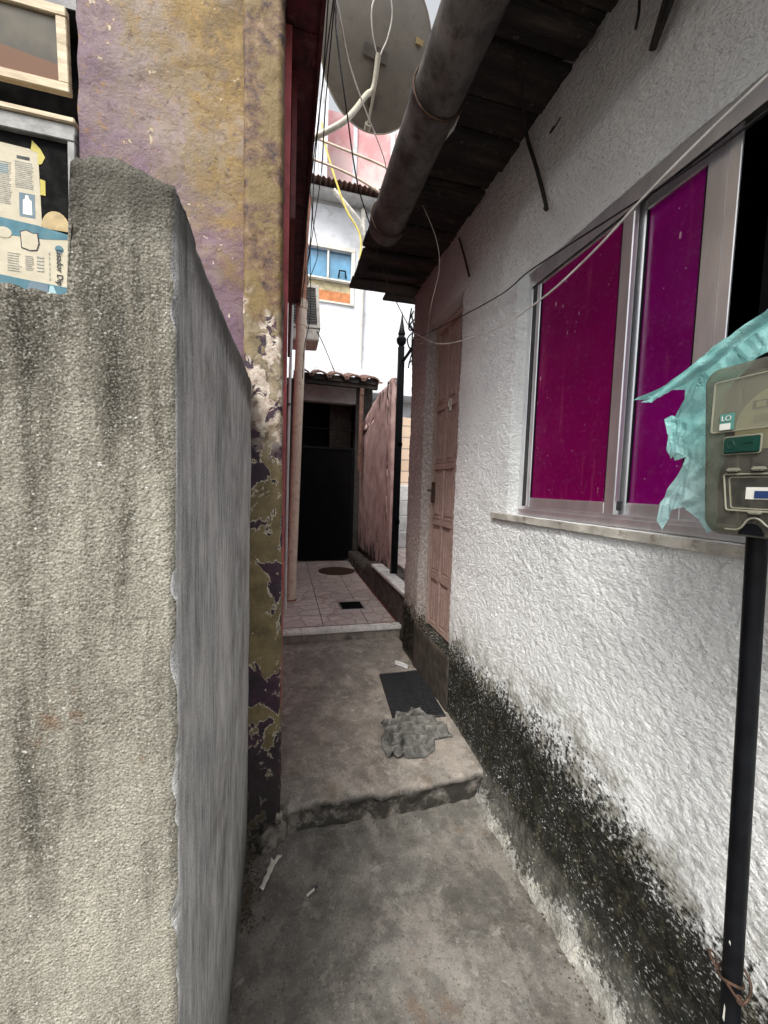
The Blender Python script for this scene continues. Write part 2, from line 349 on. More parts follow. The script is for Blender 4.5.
def mat_clear():
    g = G('clear_window_plastic', 0.12, 0, .6); g.col((.5, .5, .42))
    t = g.t.nodes.new('ShaderNodeBsdfTransparent'); t.inputs[0].default_value = (.9, .9, .84, 1)
    mx = g.t.nodes.new('ShaderNodeMixShader'); mx.inputs[0].default_value = .13
    out = g.t.nodes['Material Output']
    g.t.links.new(t.outputs[0], mx.inputs[1]); g.t.links.new(g.b.outputs[0], mx.inputs[2]); g.t.links.new(mx.outputs[0], out.inputs[0]); return g.m
M['clear'] = mat_clear()
M['rim'] = plain('worn_plastic_rim', (.20, .195, .15), .35, var=.2, bump=.1)
M['meter_back'] = plain('meter_base', (.10, .10, .08), .7, var=.3)
M['dial'] = plain('meter_dial', (.80, .77, .60), .6, var=.08)
M['green'] = plain('green_plate', (.001, .036, .024), .45, var=.2)
M['green_light'] = plain('green_sticker', (.06, .20, .17), .6, var=.1)
M['blue'] = plain('blue_label', (.01, .03, .10), .5, var=.1)
M['white'] = plain('white_label', (.55, .55, .50), .6, var=.06)
M['rubber'] = plain('black_rubber', (.012, .013, .015), .6, var=.4, sc=30, bump=.3)
M['sooty_iron'] = plain('sooty_iron', (.014, .011, .009), .85, .1, var=.5, sc=40, bump=.4, bs=160)
M['rag'] = None
def mat_rag():
    g = G('grey_cotton_rag', 0.95, 0, .2)
    n = g.noise(16, 6, .65, None, 1.0)
    g.col(g.ramp(n, [(.34, (.04, .039, .036)), (.5, (.10, .098, .09)), (.66, (.19, .186, .172))]))
    g.bump(g.noise(300, 3), .4, .002); g.bump(n, .4, .006); return g.m
M['rag'] = mat_rag()
M['filter'] = plain('cigarette_paper', (.48, .46, .41), .8)
M['plastic'] = None
def mat_wrap():
    g = G('clear_wrapper', 0.2, 0, .6); g.col((.6, .6, .6))
    t = g.t.nodes.new('ShaderNodeBsdfTransparent'); mx = g.t.nodes.new('ShaderNodeMixShader'); mx.inputs[0].default_value = .55
    out = g.t.nodes['Material Output']
    g.t.links.new(t.outputs[0], mx.inputs[1]); g.t.links.new(g.b.outputs[0], mx.inputs[2]); g.t.links.new(mx.outputs[0], out.inputs[0]); return g.m
M['plastic'] = mat_wrap()
M['debris'] = plain('leaf_litter', (.055, .038, .022), .9, var=.7, sc=40)
M['blue_glass'] = plain('blue_window_glass', (.09, .25, .40), .2, var=.35, sc=1.3, bump=0, spec=.8)  # mottled blue colour of the far window's glass
M['orange'] = plain('orange_band', (.42, .16, .06), .8, var=.3, sc=10)
M['olive_band'] = plain('olive_window_band', (.36, .31, .19), .8, var=.3, sc=10)
M['ac_grille'] = plain('dark_louvre', (.10, .10, .10), .7, var=.2)
M['ac_body'] = plain('aged_white_enamel', (.62, .60, .55), .6, var=.15, dirt=(.35, .28, .22))
M['interior'] = plain('dark_room_plaster', (.05, .045, .04), .9, var=.3)
M['steel_wall'] = plain('concrete_step', (.42, .42, .42), .8, var=.2)
def mat_blocks():
    g = G('beige_blockwork', 0.85)
    b = g.t.nodes.new('ShaderNodeTexBrick'); b.inputs['Scale'].default_value = 1.0
    mp = g.t.nodes.new('ShaderNodeCombineXYZ'); g.t.links.new(g.X, mp.inputs[0]); g.t.links.new(g.Z, mp.inputs[1])
    g.t.links.new(mp.outputs[0], b.inputs['Vector'])
    b.inputs['Brick Width'].default_value = .4; b.inputs['Row Height'].default_value = .2; b.inputs['Mortar Size'].default_value = .012
    b.inputs['Color1'].default_value = (.60, .47, .35, 1); b.inputs['Color2'].default_value = (.52, .38, .28, 1); b.inputs['Mortar'].default_value = (.30, .24, .2, 1)
    g.col(b.outputs[0]); g.bump(b.outputs['Fac'], .4, -.01); return g.m
M['blocks'] = mat_blocks()
def mat_pinkfar():
    g = G('faded_pink_render', 0.88)
    n = g.noise(.7, 6, .65); c = g.mix(g.step(n, .40, .60), (.56, .27, .28), (.68, .50, .49))
    g.col(g.mix(g.step(g.noise(.35, 4, .6), .53, .57), c, (.75, .72, .72))); return g.m
M['pinkfar'] = mat_pinkfar()

# ------------------------------------------------------------------ mesh helpers
def tag(o, label=None, cat=None, group=None, kind=None):
    if label: o['label'] = label
    if cat: o['category'] = cat
    if group: o['group'] = group
    if kind: o['kind'] = kind
    return o
def thing(name, loc, label, cat, group=None):
    o = bpy.data.objects.new(name, None); COL.objects.link(o); o.location = loc; o.empty_display_size = .05
    return tag(o, label, cat, group)
def wloc(o):
    v = Vector(o.location)
    return v + wloc(o.parent) if o.parent else v
class B:
    def __init__(s): s.v = []; s.f = []
    def add(s, v, f):
        n = len(s.v); s.v += [Vector(q) for q in v]; s.f += [[i + n for i in q] for q in f]; return s
    def box(s, x0, x1, y0, y1, z0, z1, rot=None, piv=None):
        v = [(x, y, z) for x in (x0, x1) for y in (y0, y1) for z in (z0, z1)]
        if rot is not None:
            p = Vector(piv if piv is not None else ((x0 + x1) / 2, (y0 + y1) / 2, (z0 + z1) / 2))
            v = [rot @ (Vector(q) - p) + p for q in v]
        return s.add(v, [(0, 1, 3, 2), (4, 6, 7, 5), (0, 4, 5, 1), (2, 3, 7, 6), (0, 2, 6, 4), (1, 5, 7, 3)])
    def tube(s, pts, r, n=8, smooth=0, r2=None, caps=True):
        P = [Vector(p) for p in pts]
        if smooth:
            Q = []
            for i in range(len(P) - 1):
                a, b, c, d = P[max(i - 1, 0)], P[i], P[i + 1], P[min(i + 2, len(P) - 1)]
                for k in range(smooth):
                    t = k / smooth
                    Q.append(.5 * ((2 * b) + (c - a) * t + (2 * a - 5 * b + 4 * c - d) * t * t + (3 * b - a - 3 * c + d) * t ** 3))
            Q.append(P[-1]); P = Q
        t0 = (P[1] - P[0]).normalized(); up = Vector((0, 0, 1)) if abs(t0.z) < .9 else Vector((1, 0, 0))
        u = t0.cross(up).normalized(); vs = []; m = len(P)
        for i, p in enumerate(P):
            t = (P[min(i + 1, m - 1)] - P[max(i - 1, 0)]).normalized()
            u = (u - t * u.dot(t)).normalized(); w_ = t.cross(u)
            rr = r if r2 is None else r + (r2 - r) * i / (m - 1)
            vs += [p + rr * (math.cos(6.28318 * k / n) * u + math.sin(6.28318 * k / n) * w_) for k in range(n)]
        fs = [(i * n + k, i * n + (k + 1) % n, (i + 1) * n + (k + 1) % n, (i + 1) * n + k) for i in range(m - 1) for k in range(n)]
        if caps: fs += [tuple(reversed(range(n))), tuple(range((m - 1) * n, m * n))]
        return s.add(vs, fs)
    def poly(s, pts, thick):      # planar outline extruded by a vector
        n = len(pts); P = [Vector(p) for p in pts]; T = Vector(thick)
        s.add(P + [p + T for p in P], [tuple(range(n)), tuple(reversed(range(n, 2 * n)))] + [(i, i + n, (i + 1) % n + n, (i + 1) % n) for i in range(n)])
        return s
    def build(s, name, mat, parent=None, smooth=False, bevel=0, label=None, weld=0):
        me = bpy.data.meshes.new(name)
        off = wloc(parent) if parent else Vector((0, 0, 0))
        me.from_pydata([tuple(v - off) for v in s.v], [], s.f)
        bm = bmesh.new(); bm.from_mesh(me)
        if weld:
            bmesh.ops.remove_doubles(bm, verts=bm.verts, dist=weld); bmesh.ops.dissolve_degenerate(bm, edges=bm.edges, dist=weld)
        bmesh.ops.recalc_face_normals(bm, faces=bm.faces)
        if bevel: bmesh.ops.bevel(bm, geom=bm.edges[:], offset=bevel, segments=2, affect='EDGES', clamp_overlap=True)
        bm.to_mesh(me); bm.free()
        if smooth:
            me.polygons.foreach_set('use_smooth', [True] * len(me.polygons))
            me.set_sharp_from_angle(angle=R(40)) if smooth == 1 else None
        me.materials.append(M[mat] if isinstance(mat, str) else mat)
        o = bpy.data.objects.new(name, me); COL.objects.link(o); o.parent = parent
        if label: o['label'] = label
        return o
def box(name, dims, mat, parent=None, bevel=0.002): return B().box(*dims).build(name, mat, parent, bevel=bevel)
def frange(a, b, st):
    n = max(1, int(round((b - a) / st))); return [a + (b - a) * i / n for i in range(n + 1)]
def rough(b, xs, ys, zs, fn):
    """closed box with subdivided faces whose vertices go through fn(x,y,z)"""
    idx = {}; V = []; F = []
    def vid(x, y, z):
        k = (round(x, 5), round(y, 5), round(z, 5))
        if k not in idx: idx[k] = len(V); V.append(fn(x, y, z))
        return idx[k]
    def face(A, C_, put):
        for i in range(len(A) - 1):
            for j in range(len(C_) - 1):
                F.append([vid(*put(A[i], C_[j])), vid(*put(A[i + 1], C_[j])), vid(*put(A[i + 1], C_[j + 1])), vid(*put(A[i], C_[j + 1]))])
    for x in (xs[0], xs[-1]): face(ys, zs, lambda a, c: (x, a, c))
    for y in (ys[0], ys[-1]): face(xs, zs, lambda a, c: (a, y, c))
    for z in (zs[0], zs[-1]): face(xs, ys, lambda a, c: (a, c, z))
    return b.add(V, F)
def nz(x, y, z, s, seed=0.0): return noise.noise(Vector((x * s + seed, y * s + seed * .7, z * s - seed)))
def fr(x, y, z, s, o=4): return noise.fractal(Vector((x * s, y * s, z * s)), .9, 2.1, o)
def text(txt, size, mat, name, parent, loc, rot, depth=.0006):
    c = bpy.data.curves.new(name, 'FONT'); c.body = txt; c.size = size; c.extrude = depth; c.align_x = 'CENTER'; c.align_y = 'CENTER'
    o = bpy.data.objects.new(name, c); COL.objects.link(o)
    me = bpy.data.meshes.new_from_object(o.evaluated_get(bpy.context.evaluated_depsgraph_get()))
    COL.objects.unlink(o); bpy.data.objects.remove(o)
    me.transform(Matrix.Translation(Vector(loc) - (wloc(parent) if parent else Vector())) @ rot.to_4x4())
    me.materials.clear(); me.materials.append(M[mat])
    q = bpy.data.objects.new(name, me); COL.objects.link(q); q.parent = parent; return q
def sheet(outline, step_, to3, seed=1):
    """triangulated crumpled sheet from a 2D outline; to3(u,v)->3D"""
    pts = [Vector(p) for p in outline]; B_ = []
    for i in range(len(pts)):
        a, c = pts[i], pts[(i + 1) % len(pts)]; n = max(1, int((c - a).length / step_))
        B_ += [a.lerp(c, k / n) for k in range(n)]
    edges = [(i, (i + 1) % len(B_)) for i in range(len(B_))]
    us = [p.x for p in pts]; vs = [p.y for p in pts]; rnd = random.Random(seed)
    def inside(u, v):
        r_ = False
        for i in range(len(pts)):
            a, c = pts[i], pts[(i + 1) % len(pts)]
            if (a.y > v) != (c.y > v) and u < (c.x - a.x) * (v - a.y) / (c.y - a.y) + a.x: r_ = not r_
        return r_
    P = B_[:]; u = min(us)
    while u < max(us):
        v = min(vs)
        while v < max(vs):
            q = Vector((u + rnd.uniform(-.3, .3) * step_, v + rnd.uniform(-.3, .3) * step_))
            if inside(*q) and min((q - k).length_squared for k in B_) > (step_ * .5) ** 2: P.append(q)
            v += step_
        u += step_
    V, E_, F, *_ = delaunay_2d_cdt(P, edges, [], 1, 1e-7)
    return [to3(p.x, p.y) for p in V], [tuple(f) for f in F]
def solid_sheet(name, mat, parent, data, th=.0012, smooth=2):
    v, f = data; o = B().add(v, f).build(name, mat, parent, smooth=smooth)
    md = o.modifiers.new('thickness', 'SOLIDIFY'); md.thickness = th; return o

# ------------------------------------------------------------------ SETTING: ground and paving
b = B(); gx = [-40, -12, -4] + frange(-1.2, 1.4, .025) + [4, 12, 40]; gy = [-40, -12, -4] + frange(-.4, 1.9, .025) + [4, 12, 40]
def gz_(x, y):
    if x < -1.3 or x > 1.5 or y < -.5 or y > 2: return 0.0
    return fr(x, y, 0, 3.5) * .006 - .004
V = [(x, y, gz_(x, y)) for x in gx for y in gy]; n_ = len(gy)
b.add(V, [(i * n_ + j, (i + 1) * n_ + j, (i + 1) * n_ + j + 1, i * n_ + j + 1) for i in range(len(gx) - 1) for j in range(len(gy) - 1)])
tag(b.build('ground', 'ground', smooth=2), kind='structure')
b = B()
def land(x, y, z):
    f = max(0, 1 - (y - 1.60) / .12) if z > .03 else 0
    yy = y + (fr(x, 0, 1, 7) * .012 + .008 * math.sin(x * 7 + 1) - .0 * x) * (max(0, (1.75 - y) / .15) if y < 1.75 else 0)
    if y < 1.603 and z > .11: yy += .012
    if y < 1.603: yy += nz(x, y, z, 24) * .010 + abs(nz(x, 3, z, 9)) * .022 * (1 if z < .08 else .3)
    zz = z + fr(x, y, 0, 4) * .005 - (.012 * f * f if z > .1 else 0)
    if z > .1 and y < 1.7: zz += nz(x, y, 0, 16) * .012
    if x < .04 and y < 1.72 and z > .05: zz -= .035 * abs(nz(x, y, 5, 20)) + .01; yy -= .012
    return (x, yy, zz)
rough(b, frange(-.10, 1.04, .018), frange(1.60, 3.42, .018), frange(-.02, .12, .014), land)
tag(b.build('landing', 'landing', smooth=2), kind='structure')
tag(box('tiled_floor', (.0, 1.07, 3.39, 6.9, 0, .22), 'tiles'), kind='structure')
b = B().box(-.02, 1.075, 3.335, 3.43, .19, .226); tag(b.build('floor_nosing', 'marble', bevel=.006), kind='structure')
b = B().box(0, 1.07, 3.352, 3.389, .1, .189); tag(b.build('step_riser', 'landing'), kind='structure')
b = B().box(.02, 1.03, 3.431, 3.444, .215, .2245).box(1.046, 1.066, 3.44, 5.8, .215, .2245); tag(b.build('red_floor_edging', 'red_paint'), kind='structure')
b = B()
rough(b, frange(1.068, 1.40, .05), frange(3.0, 6.44, .04), frange(0, .50, .04), lambda x, y, z: (x + (nz(x, y, z, 9) * .02 if x < 1.1 else 0), y, z + (nz(x, y, 2, 6) * .015 if z > .4 else 0) - (.10 if y > 5.0 and z > .4 else 0)))
tag(b.build('side_yard_curb', 'curb', smooth=2), kind='structure')
b = B().box(1.055, 1.20, 3.12, 4.62, .512, .545); tag(b.build('curb_coping', 'marble', bevel=.005), kind='structure')
tag(box('side_yard_paving', (1.41, 3.2, 3.0, 6.6, 0, .53), 'tiles'), kind='structure')

# ------------------------------------------------------------------ right-hand white house
H = thing('white_stucco_house', (1.0, 1.5, 0), 'white rough stucco house with magenta window film and black mould along its foot', 'house')
WY0, WY1, WZ0, WZ1 = -.45, 1.575, 1.395, 2.47
DY0, DY1, DZ0, DZ1 = 2.15, 2.735, .47, 2.665
ys = sorted(set([round(q, 4) for q in [-3, -1.5] + frange(-.45, .2, .05) + frange(.2, 1.575, .0085) + frange(1.575, 2.15, .0095) + frange(2.15, 2.735, .0117) + frange(2.735, 3.07, .011)]))
zs = sorted(set([round(q, 4) for q in frange(-.02, .47, .0098) + frange(.47, 1.395, .0102) + frange(1.395, 2.47, .0108) + frange(2.47, 2.665, .0098) + frange(2.665, 3.2, .0107)]))
def wallx(y, z):
    if y < .15: return 1.0
    amp = .0052
    sm = 1.0
    if 2.47 < z < 2.66 and y < 1.66: sm = .35
    if 1.335 + .012 * nz(1, y, 0, 9) < z < 1.4 and y < 1.72: sm = .25
    e = (.5 - abs(noise.noise(Vector((y * 70 + z * 20, z * 95 - y * 20, 3.3))))) * amp * 1.9 * sm
    e += noise.noise(Vector((y * 55, z * 70, 9.3))) * .0026 * sm
    e += fr(4, y, z, 3.0, 3) * .006
    x = 1.0 - e
    if z > 2.44 and y < 1.72:                         # splayed lintel above the window
        t = max(0, min(1, (2.68 + .02 * nz(1, y, 0, 5) - z) / .17)); s_ = max(0, min(1, (1.72 - y) / .13)); x += .048 * t * t * (3 - 2 * t) * s_
        x -= .014 * math.exp(-((z - 2.71) / .05) ** 2) * s_
    if z < .30:                                       # sloping foot
        t = (.30 - z) / .30; x -= (.085 * t * t + .012 * nz(y, 2, z, 12) * t) * max(0, min(1, (2.0 - y) / .5))
    return x
b = B(); idx = {}; V = []; F = []
def vid(i, j):
    if (i, j) not in idx: idx[(i, j)] = len(V); V.append((wallx(ys[i], zs[j]), ys[i], zs[j]))
    return idx[(i, j)]
def opening(y, z): return (WY0 < y < WY1 and WZ0 < z < WZ1) or (DY0 < y < DY1 and DZ0 < z < DZ1)
cells = set((i, j) for i in range(len(ys) - 1) for j in range(len(zs) - 1) if not opening((ys[i] + ys[i + 1]) / 2, (zs[j] + zs[j + 1]) / 2))
back = {}
def bid(i, j):
    if (i, j) not in back:
        y, z = ys[i], zs[j]; back[(i, j)] = len(V); V.append((1.13, y, z))
    return back[(i, j)]
for (i, j) in cells:
    F.append((vid(i, j), vid(i, j + 1), vid(i + 1, j + 1), vid(i + 1, j)))
    for (di, dj, p, q) in ((-1, 0, (i, j), (i, j + 1)), (1, 0, (i + 1, j + 1), (i + 1, j)), (0, -1, (i + 1, j), (i, j)), (0, 1, (i, j + 1), (i + 1, j + 1))):
        if (i + di, j + dj) not in cells: F.append((vid(*q), vid(*p), bid(*p), bid(*q)))
b.add(V, F)
b.build('wall', 'stucco', H, smooth=2)
b = B().box(1.131, 3.4, 2.95, 3.065, 0, 3.55).box(3.4, 3.52, -3, 3.065, 0, 3.9).box(1.131, 3.4, -3, -2.88, 0, 3.55).box(1.131, 3.4, -2.879, 2.949, .3, .36).box(1.131, 3.4, -2.879, 2.949, 2.95, 3.0)
b.build('inner_wall', 'interior', H)
# window
WF = B().box(1.05, 1.125, 1.545, 1.572, 1.40, 2.466).box(1.046, 1.124, -.44, 1.544, 2.436, 2.466).box(1.03, 1.124, -.44, 1.544, 1.398, 1.424)
WF.box(1.044, 1.049, -.44, 1.544, 1.4241, 1.436).box(1.075, 1.079, -.44, 1.544, 1.4241, 1.436).box(1.043, 1.0459, -.44, 1.56, 2.40, 2.466)
win = WF.build('window', 'alu', H, bevel=.0015)
def sash(y0, y1, xf, glass, wa=.028, wb=.04, mat='alu'):
    z0, z1 = 1.43, 2.428; t = .022
    s_ = B().box(xf, xf + t, y1 - wb, y1, z0, z1).box(xf, xf + t, y0, y0 + wa, z0, z1).box(xf + .001, xf + t - .001, y0 + wa, y1 - wb, z0, z0 + .045).box(xf + .001, xf + t - .001, y0 + wa, y1 - wb, z1 - .036, z1)
    so = s_.build('sash', mat, win, bevel=.003)
    B().box(xf + .009, xf + .013, y0 + wa - .002, y1 - wb + .002, z0 + .043, z1 - .034).build('pane', glass, win)
    B().box(xf + .004, xf + .0085, y1 - wb - .006, y1 - wb - .001, z0 + .047, z1 - .038).box(xf + .004, xf + .0085, y0 + wa + .001, y0 + wa + .005, z0 + .047, z1 - .038).build('gasket', 'black', win)
    return so
B().box(1.052, 1.074, 1.52, 1.5445, 1.437, 2.435).build('jamb_shadow_strip', 'alu_dark', win)  # strip darkened to paint the reveal's shadow beside the frame
sash(1.035, 1.518, 1.051, 'magenta', .044, .026)
sash(.787, 1.052, 1.082, 'magenta', .055, .03)
B().box(1.078, 1.086, .757, .7865, 1.43, 2.428).build('stile', 'alu', win, bevel=.002)
sash(.09, .575, 1.051, 'magenta', .03, .05)
sash(-.38, .10, 1.082, 'magenta', .03, .03)
B().box(1.095, 1.099, .10, .70, 1.44, 2.43).build('gap_shade_sheet', M['black_matt'], win)  # matt black sheet, paints the unlit room's darkness seen through the open gap
for (y, z) in ((1.00, 1.45), (.50, 1.45)): B().box(1.040, 1.050, y, y + .018, z, z + .03).build('latch', 'alu_dark', win, bevel=.002)
b = B(); rough(b, frange(.984, 1.043, .0118), frange(-.5, 1.70, .02), [1.368, 1.380, 1.3945], lambda x, y, z: (x + (nz(1, y, z, 14) * .003 if x < .99 else 0), y, z + nz(x, y, 1, 20) * .0015))
b.build('window_sill', 'sill', H, bevel=0)
# door
DX = 1.078
door = B().box(DX + .004, DX + .04, DY0 + .004, DY1 - .045, DZ0 + .012, DZ1 - .035).build('door', 'door', H, bevel=.001)
rows = [.482, .86, 1.26, 1.66, 2.08, 2.63]; cols = [DY0 + .004, DY0 + .185, DY0 + .36, DY1 - .045]
b = B()
for r_ in range(6):
    z = rows[r_]; b.box(DX - .012, DX + .0035, cols[0], cols[-1], max(z - .022, .483), min(z + .022, 2.629))
for c_ in range(4):
    for r_ in range(5):
        y = cols[c_]; b.box(DX - .0115, DX + .0035, max(y - .018, cols[0]), min(y + .018, cols[-1]), rows[r_] + .0225, rows[r_ + 1] - .0225)
b.build('door_frame_moulding', 'door', door, bevel=.003)
b = B()
for c_ in range(3):
    for r_ in range(5):
        y0, y1 = cols[c_] + .018 + .026, cols[c_ + 1] - .018 - .026; z0, z1 = rows[r_] + .055, rows[r_ + 1] - .055
        for yy in (y0 - .008, (y0 + y1) / 2 - .012, y1 - .016): b.box(DX - .007, DX + .0035, yy, yy + .020, z0, z1)
        b.box(DX - .010, DX + .0035, y0 - .012, y1 + .012, z0 - .03, z0 - .012)
b.build('raised_panel', 'door', door, bevel=.002)
B().box(DX - .012, DX + .06, DY1 - .044, DY1 - .003, DZ0 + .002, DZ1 - .003).box(DX - .012, DX + .06, DY0 + .002, DY1 - .045, DZ1 - .034, DZ1 - .003).build('door_frame', 'doorframe', H, bevel=.003)
B().box(DX - .028, DX - .005, DY1 - .085, DY1 - .06, 1.40, 1.55).build('lock', 'rust', door, bevel=.004)
B().tube([(DX - .02, DY1 - .072, 1.49), (DX - .06, DY1 - .075, 1.49), (DX - .062, DY1 - .14, 1.485)], .007).build('door_handle', 'bracket', door, smooth=1)
b = B()
b.tube([(DX - .014, 2.43 + .02 * math.cos(a * .5236), 2.08 + .026 * math.sin(a * .5236)) for a in range(13)], .005, 6); b.box(DX - .016, DX - .005, 2.418, 2.442, 2.03, 2.06)
b.build('door_knocker', 'white', door, smooth=1)
b = B(); rough(b, frange(.990, 1.12, .02), frange(2.12, 2.77, .03), frange(.1, .462, .03), lambda x, y, z: (x + nz(x, y, z, 13) * .008, y + nz(y, x, z, 17) * .01, z + (nz(x, y, 2, 12) * .006)))
b.build('door_step', 'threshold', H, smooth=2)
# roof: sooty boards under tiles
def rz(x): return 3.045 + (x - .45) * .02
roof = None
b = B(); y = -1.6; k = 0; ang = -math.atan(.43)
rot = Matrix.Rotation(ang, 3, 'Y')
while y < 3.06:
    wd = random.choice((.14, .16, .19)); j = random.uniform(-.006, .006); e = random.uniform(-.02, .02)
    x0 = (.53 if y < 2.12 else .465 + e * .6)
    v = [(x, yy, rz(x) + dz + j + (.0 if k % 2 else .012)) for x in (x0, 1.2) for yy in (y + .004, y + wd - .004) for dz in (0, .02)]
    b.add(v, [(0, 1, 3, 2), (4, 6, 7, 5), (0, 4, 5, 1), (2, 3, 7, 6), (0, 2, 6, 4), (1, 5, 7, 3)]); y += wd; k += 1
for (yy, wd, x0, dz) in ((y, .12, .76, -.004),):
    v = [(x, q, rz(x) + d + dz) for x in (x0, 1.2) for q in (yy, yy + wd - .005) for d in (0, .02)]
    b.add(v, [(0, 1, 3, 2), (4, 6, 7, 5), (0, 4, 5, 1), (2, 3, 7, 6), (0, 2, 6, 4), (1, 5, 7, 3)])
roof = b.build('roof', 'boards', H, bevel=.003)
b = B()
for yb in (-1.2, -.5, .25, 1.16, 1.95, 2.75):
    v = [(x, q, rz(x) + d) for x in (.54, .975) for q in (yb, yb + .055) for d in (-.035, -.003)]
    b.add(v, [(0, 1, 3, 2), (4, 6, 7, 5), (0, 4, 5, 1), (2, 3, 7, 6), (0, 2, 6, 4), (1, 5, 7, 3)])
b.box(.56, .60, -1.6, 2.2, 2.99, 3.035)
b.build('rafter', 'boards', roof, bevel=.004)
b = B(); X_ = frange(.50, 3.6, .25); Y_ = frange(-1.7, 3.15, .028)
def tz(x, y): return rz(x) + .085 + .022 * math.sin(y * 2 * math.pi / .16)
V = [(x + .03 * math.sin(y * 40) * 0, y, tz(x, y)) for x in X_ for y in Y_] + [(x, y, tz(x, y) + .012) for x in X_ for y in Y_]; n_ = len(Y_); q0 = len(X_) * n_
F = []
for i in range(len(X_) - 1):
    for j in range(n_ - 1):
        a = i * n_ + j; F += [(a, a + n_, a + n_ + 1, a + 1), (a + q0, a + 1 + q0, a + n_ + 1 + q0, a + n_ + q0)]
F += [(j, j + 1, j + 1 + q0, j + q0) for j in range(n_ - 1)] + [(i * n_ + n_ - 1, (i + 1) * n_ + n_ - 1, (i + 1) * n_ + n_ - 1 + q0, i * n_ + n_ - 1 + q0) for i in range(len(X_) - 1)]
b.add(V, F).build('roof_sheet', 'clay', roof, smooth=2)
GX, GZ, GR = .516, 2.928, .091
b = B(); b.tube([(GX, -1.6, GZ - .01), (GX - .002, .1, GZ - .003), (GX, 2.165, GZ)], GR, 28, 6)
gut = b.build('gutter', 'gutter', H, smooth=1)
for yb in (.36, 1.42, 2.10):
    B().tube([(GX, yb - .02, GZ), (GX, yb + .03, GZ)], GR + .0055, 28).build('gutter_collar', 'gutter', gut, smooth=1)
    B().tube([(GX + (GR + .008) * math.cos(a), yb - .03, GZ + (GR + .008) * math.sin(a)) for a in [math.pi * (.5 + k / 10) for k in range(0, 14)]] + [(GX + .10, yb - .03, GZ + .03), (GX + .12, yb - .03, 3.03)], .0045).build('gutter_strap', 'rust', gut, smooth=1)
# iron braces under the roof
def brace(pts, r, label):
    t = B().tube(pts, r, 8, 4).build('roof_brace', 'sooty_iron', H, smooth=1, label=label)
brace([(.76, 1.29, 3.03), (.84, 1.38, 3.02), (.965, 1.53, 3.01), (.965, 1.44, 2.80), (.972, 1.375, 2.615), (.955, 1.36, 2.60)], .0075, 'rusty rod elbowed from the roof boards down to the wall')
brace([(.96, .80, 3.0), (.955, .865, 2.86), (.96, .925, 2.725)], .010, 'pair of dark iron straps hanging by the eaves'); brace([(.955, .77, 3.0), (.955, .83, 2.86), (.96, .918, 2.73)], .007, 'pair of dark iron straps hanging by the eaves')
B().tube([(.985, 2.22, 3.0), (.985, 2.12, 2.82), (.985, 2.06, 2.70)], .006, 6, 4).build('dried_root', 'rust', H, smooth=1)
B().tube([(.975, 1.00, 2.99), (.97, .99, 2.90), (.972, 1.0, 2.86)], .004, 6, 4).build('wire_stub', 'cable_black', H)
B().tube([(.975, 1.36, 2.90), (.965, 1.37, 2.88), (.96, 1.34, 2.87), (.965, 1.31, 2.885)], .003, 6, 4).build('wire_hook', 'cable_black', H)

# ------------------------------------------------------------------ left building
L = thing('purple_house', (-1.2, 1.7, 0), 'house with peeling purple and ochre plaster, behind the grey boundary wall', 'house')
b = B()
rough(b, frange(-.70, -.15, .02), [1.62, 1.77], [0, .5, 1.0, 1.4] + frange(1.5, 3.4, .02) + [4.0, 4.6],
      lambda x, y, z: (x + ((x + .69 < 0) * nz(x, y, z, 10) * .008), y + (fr(x, 0, z, 5) * .007 if y < 1.7 else 0), z))
b.box(-2.4, -.7005, 1.622, 1.77, 0, 1.72).box(-2.4, -.7005, 1.622, 1.77, 3.16, 4.6).box(-2.4, -1.9, 1.622, 1.77, 1.7205, 3.1595)
b.build('wall', 'purple', L, smooth=2)
b = B()
rough(b, frange(-.142, .002, .0122), [1.592, 1.62, 1.65, 1.70, 1.77], frange(0, 3.4, .0125) + [4.0, 4.6],
      lambda x, y, z: (x - .0095 * z + (nz(x, y, z, 25) * .006 + nz(1, y, z, 6) * .006 if x > -.01 else (nz(2, y, z, 18) * .004 if x < -.14 else 0)), y + ((fr(x, 1, z, 13) * .004 - (-.012 if x > -.005 or x < -.14 else 0)) if y < 1.6 else 0), z))
b.build('pillar', 'pillar', L, smooth=2)
b = B().box(-.12, .001, 1.7705, 6.44, 0, 3.395)
b.build('side_wall', 'pinkred', L)
b = B().box(-.12, .127, 1.25 + .53, 4.3, 3.40, 3.52); b.box(.110, .127, 1.781, 4.3, 3.372, 3.3995)
b.box(-.024, .127, 1.0, 1.779, 3.40, 3.52).box(.110, .127, 1.0, 1.7805, 3.372, 3.3995)
b.build('eave', 'maroon', L, bevel=.004)
b = B().box(.0045, .028, 1.95, 4.0, 2.75, 3.399).build('red_trim', 'red_paint', L)
b = B().box(-2.4, -.121, 6.3, 6.44, 0, 4.6).box(-2.52, -2.401, 1.63, 6.44, 0, 4.6).box(-2.52, -.0, 1.60, 6.44, 4.601, 4.7).box(-2.4, -.121, 1.771, 6.29, .5, .55)
b.box(-.121, -.001, 1.771, 6.44, 3.53, 4.6)
b.build('rear_wall', 'interior', L)
# lower window
win = B().box(-1.85, -.708, 1.606, 1.68, 2.635, 2.66).box(-.730, -.708, 1.608, 1.678, 1.75, 2.6345).box(-1.85, -.7305, 1.608, 1.678, 1.75, 1.79).build('window', 'alu_left', L, bevel=.002)
B().box(-1.85, -.731, 1.625, 1.629, 1.791, 2.634).build('pane', 'black_matt', win)
B().box(-1.85, -.708, 1.615, 1.73, 2.6605, 2.692).build('transom', 'alu_left', L, bevel=.003)
B().box(-1.85, -.708, 1.606, 1.73, 2.693, 2.712).build('transom_cap', 'wood_cream', L, bevel=.003)
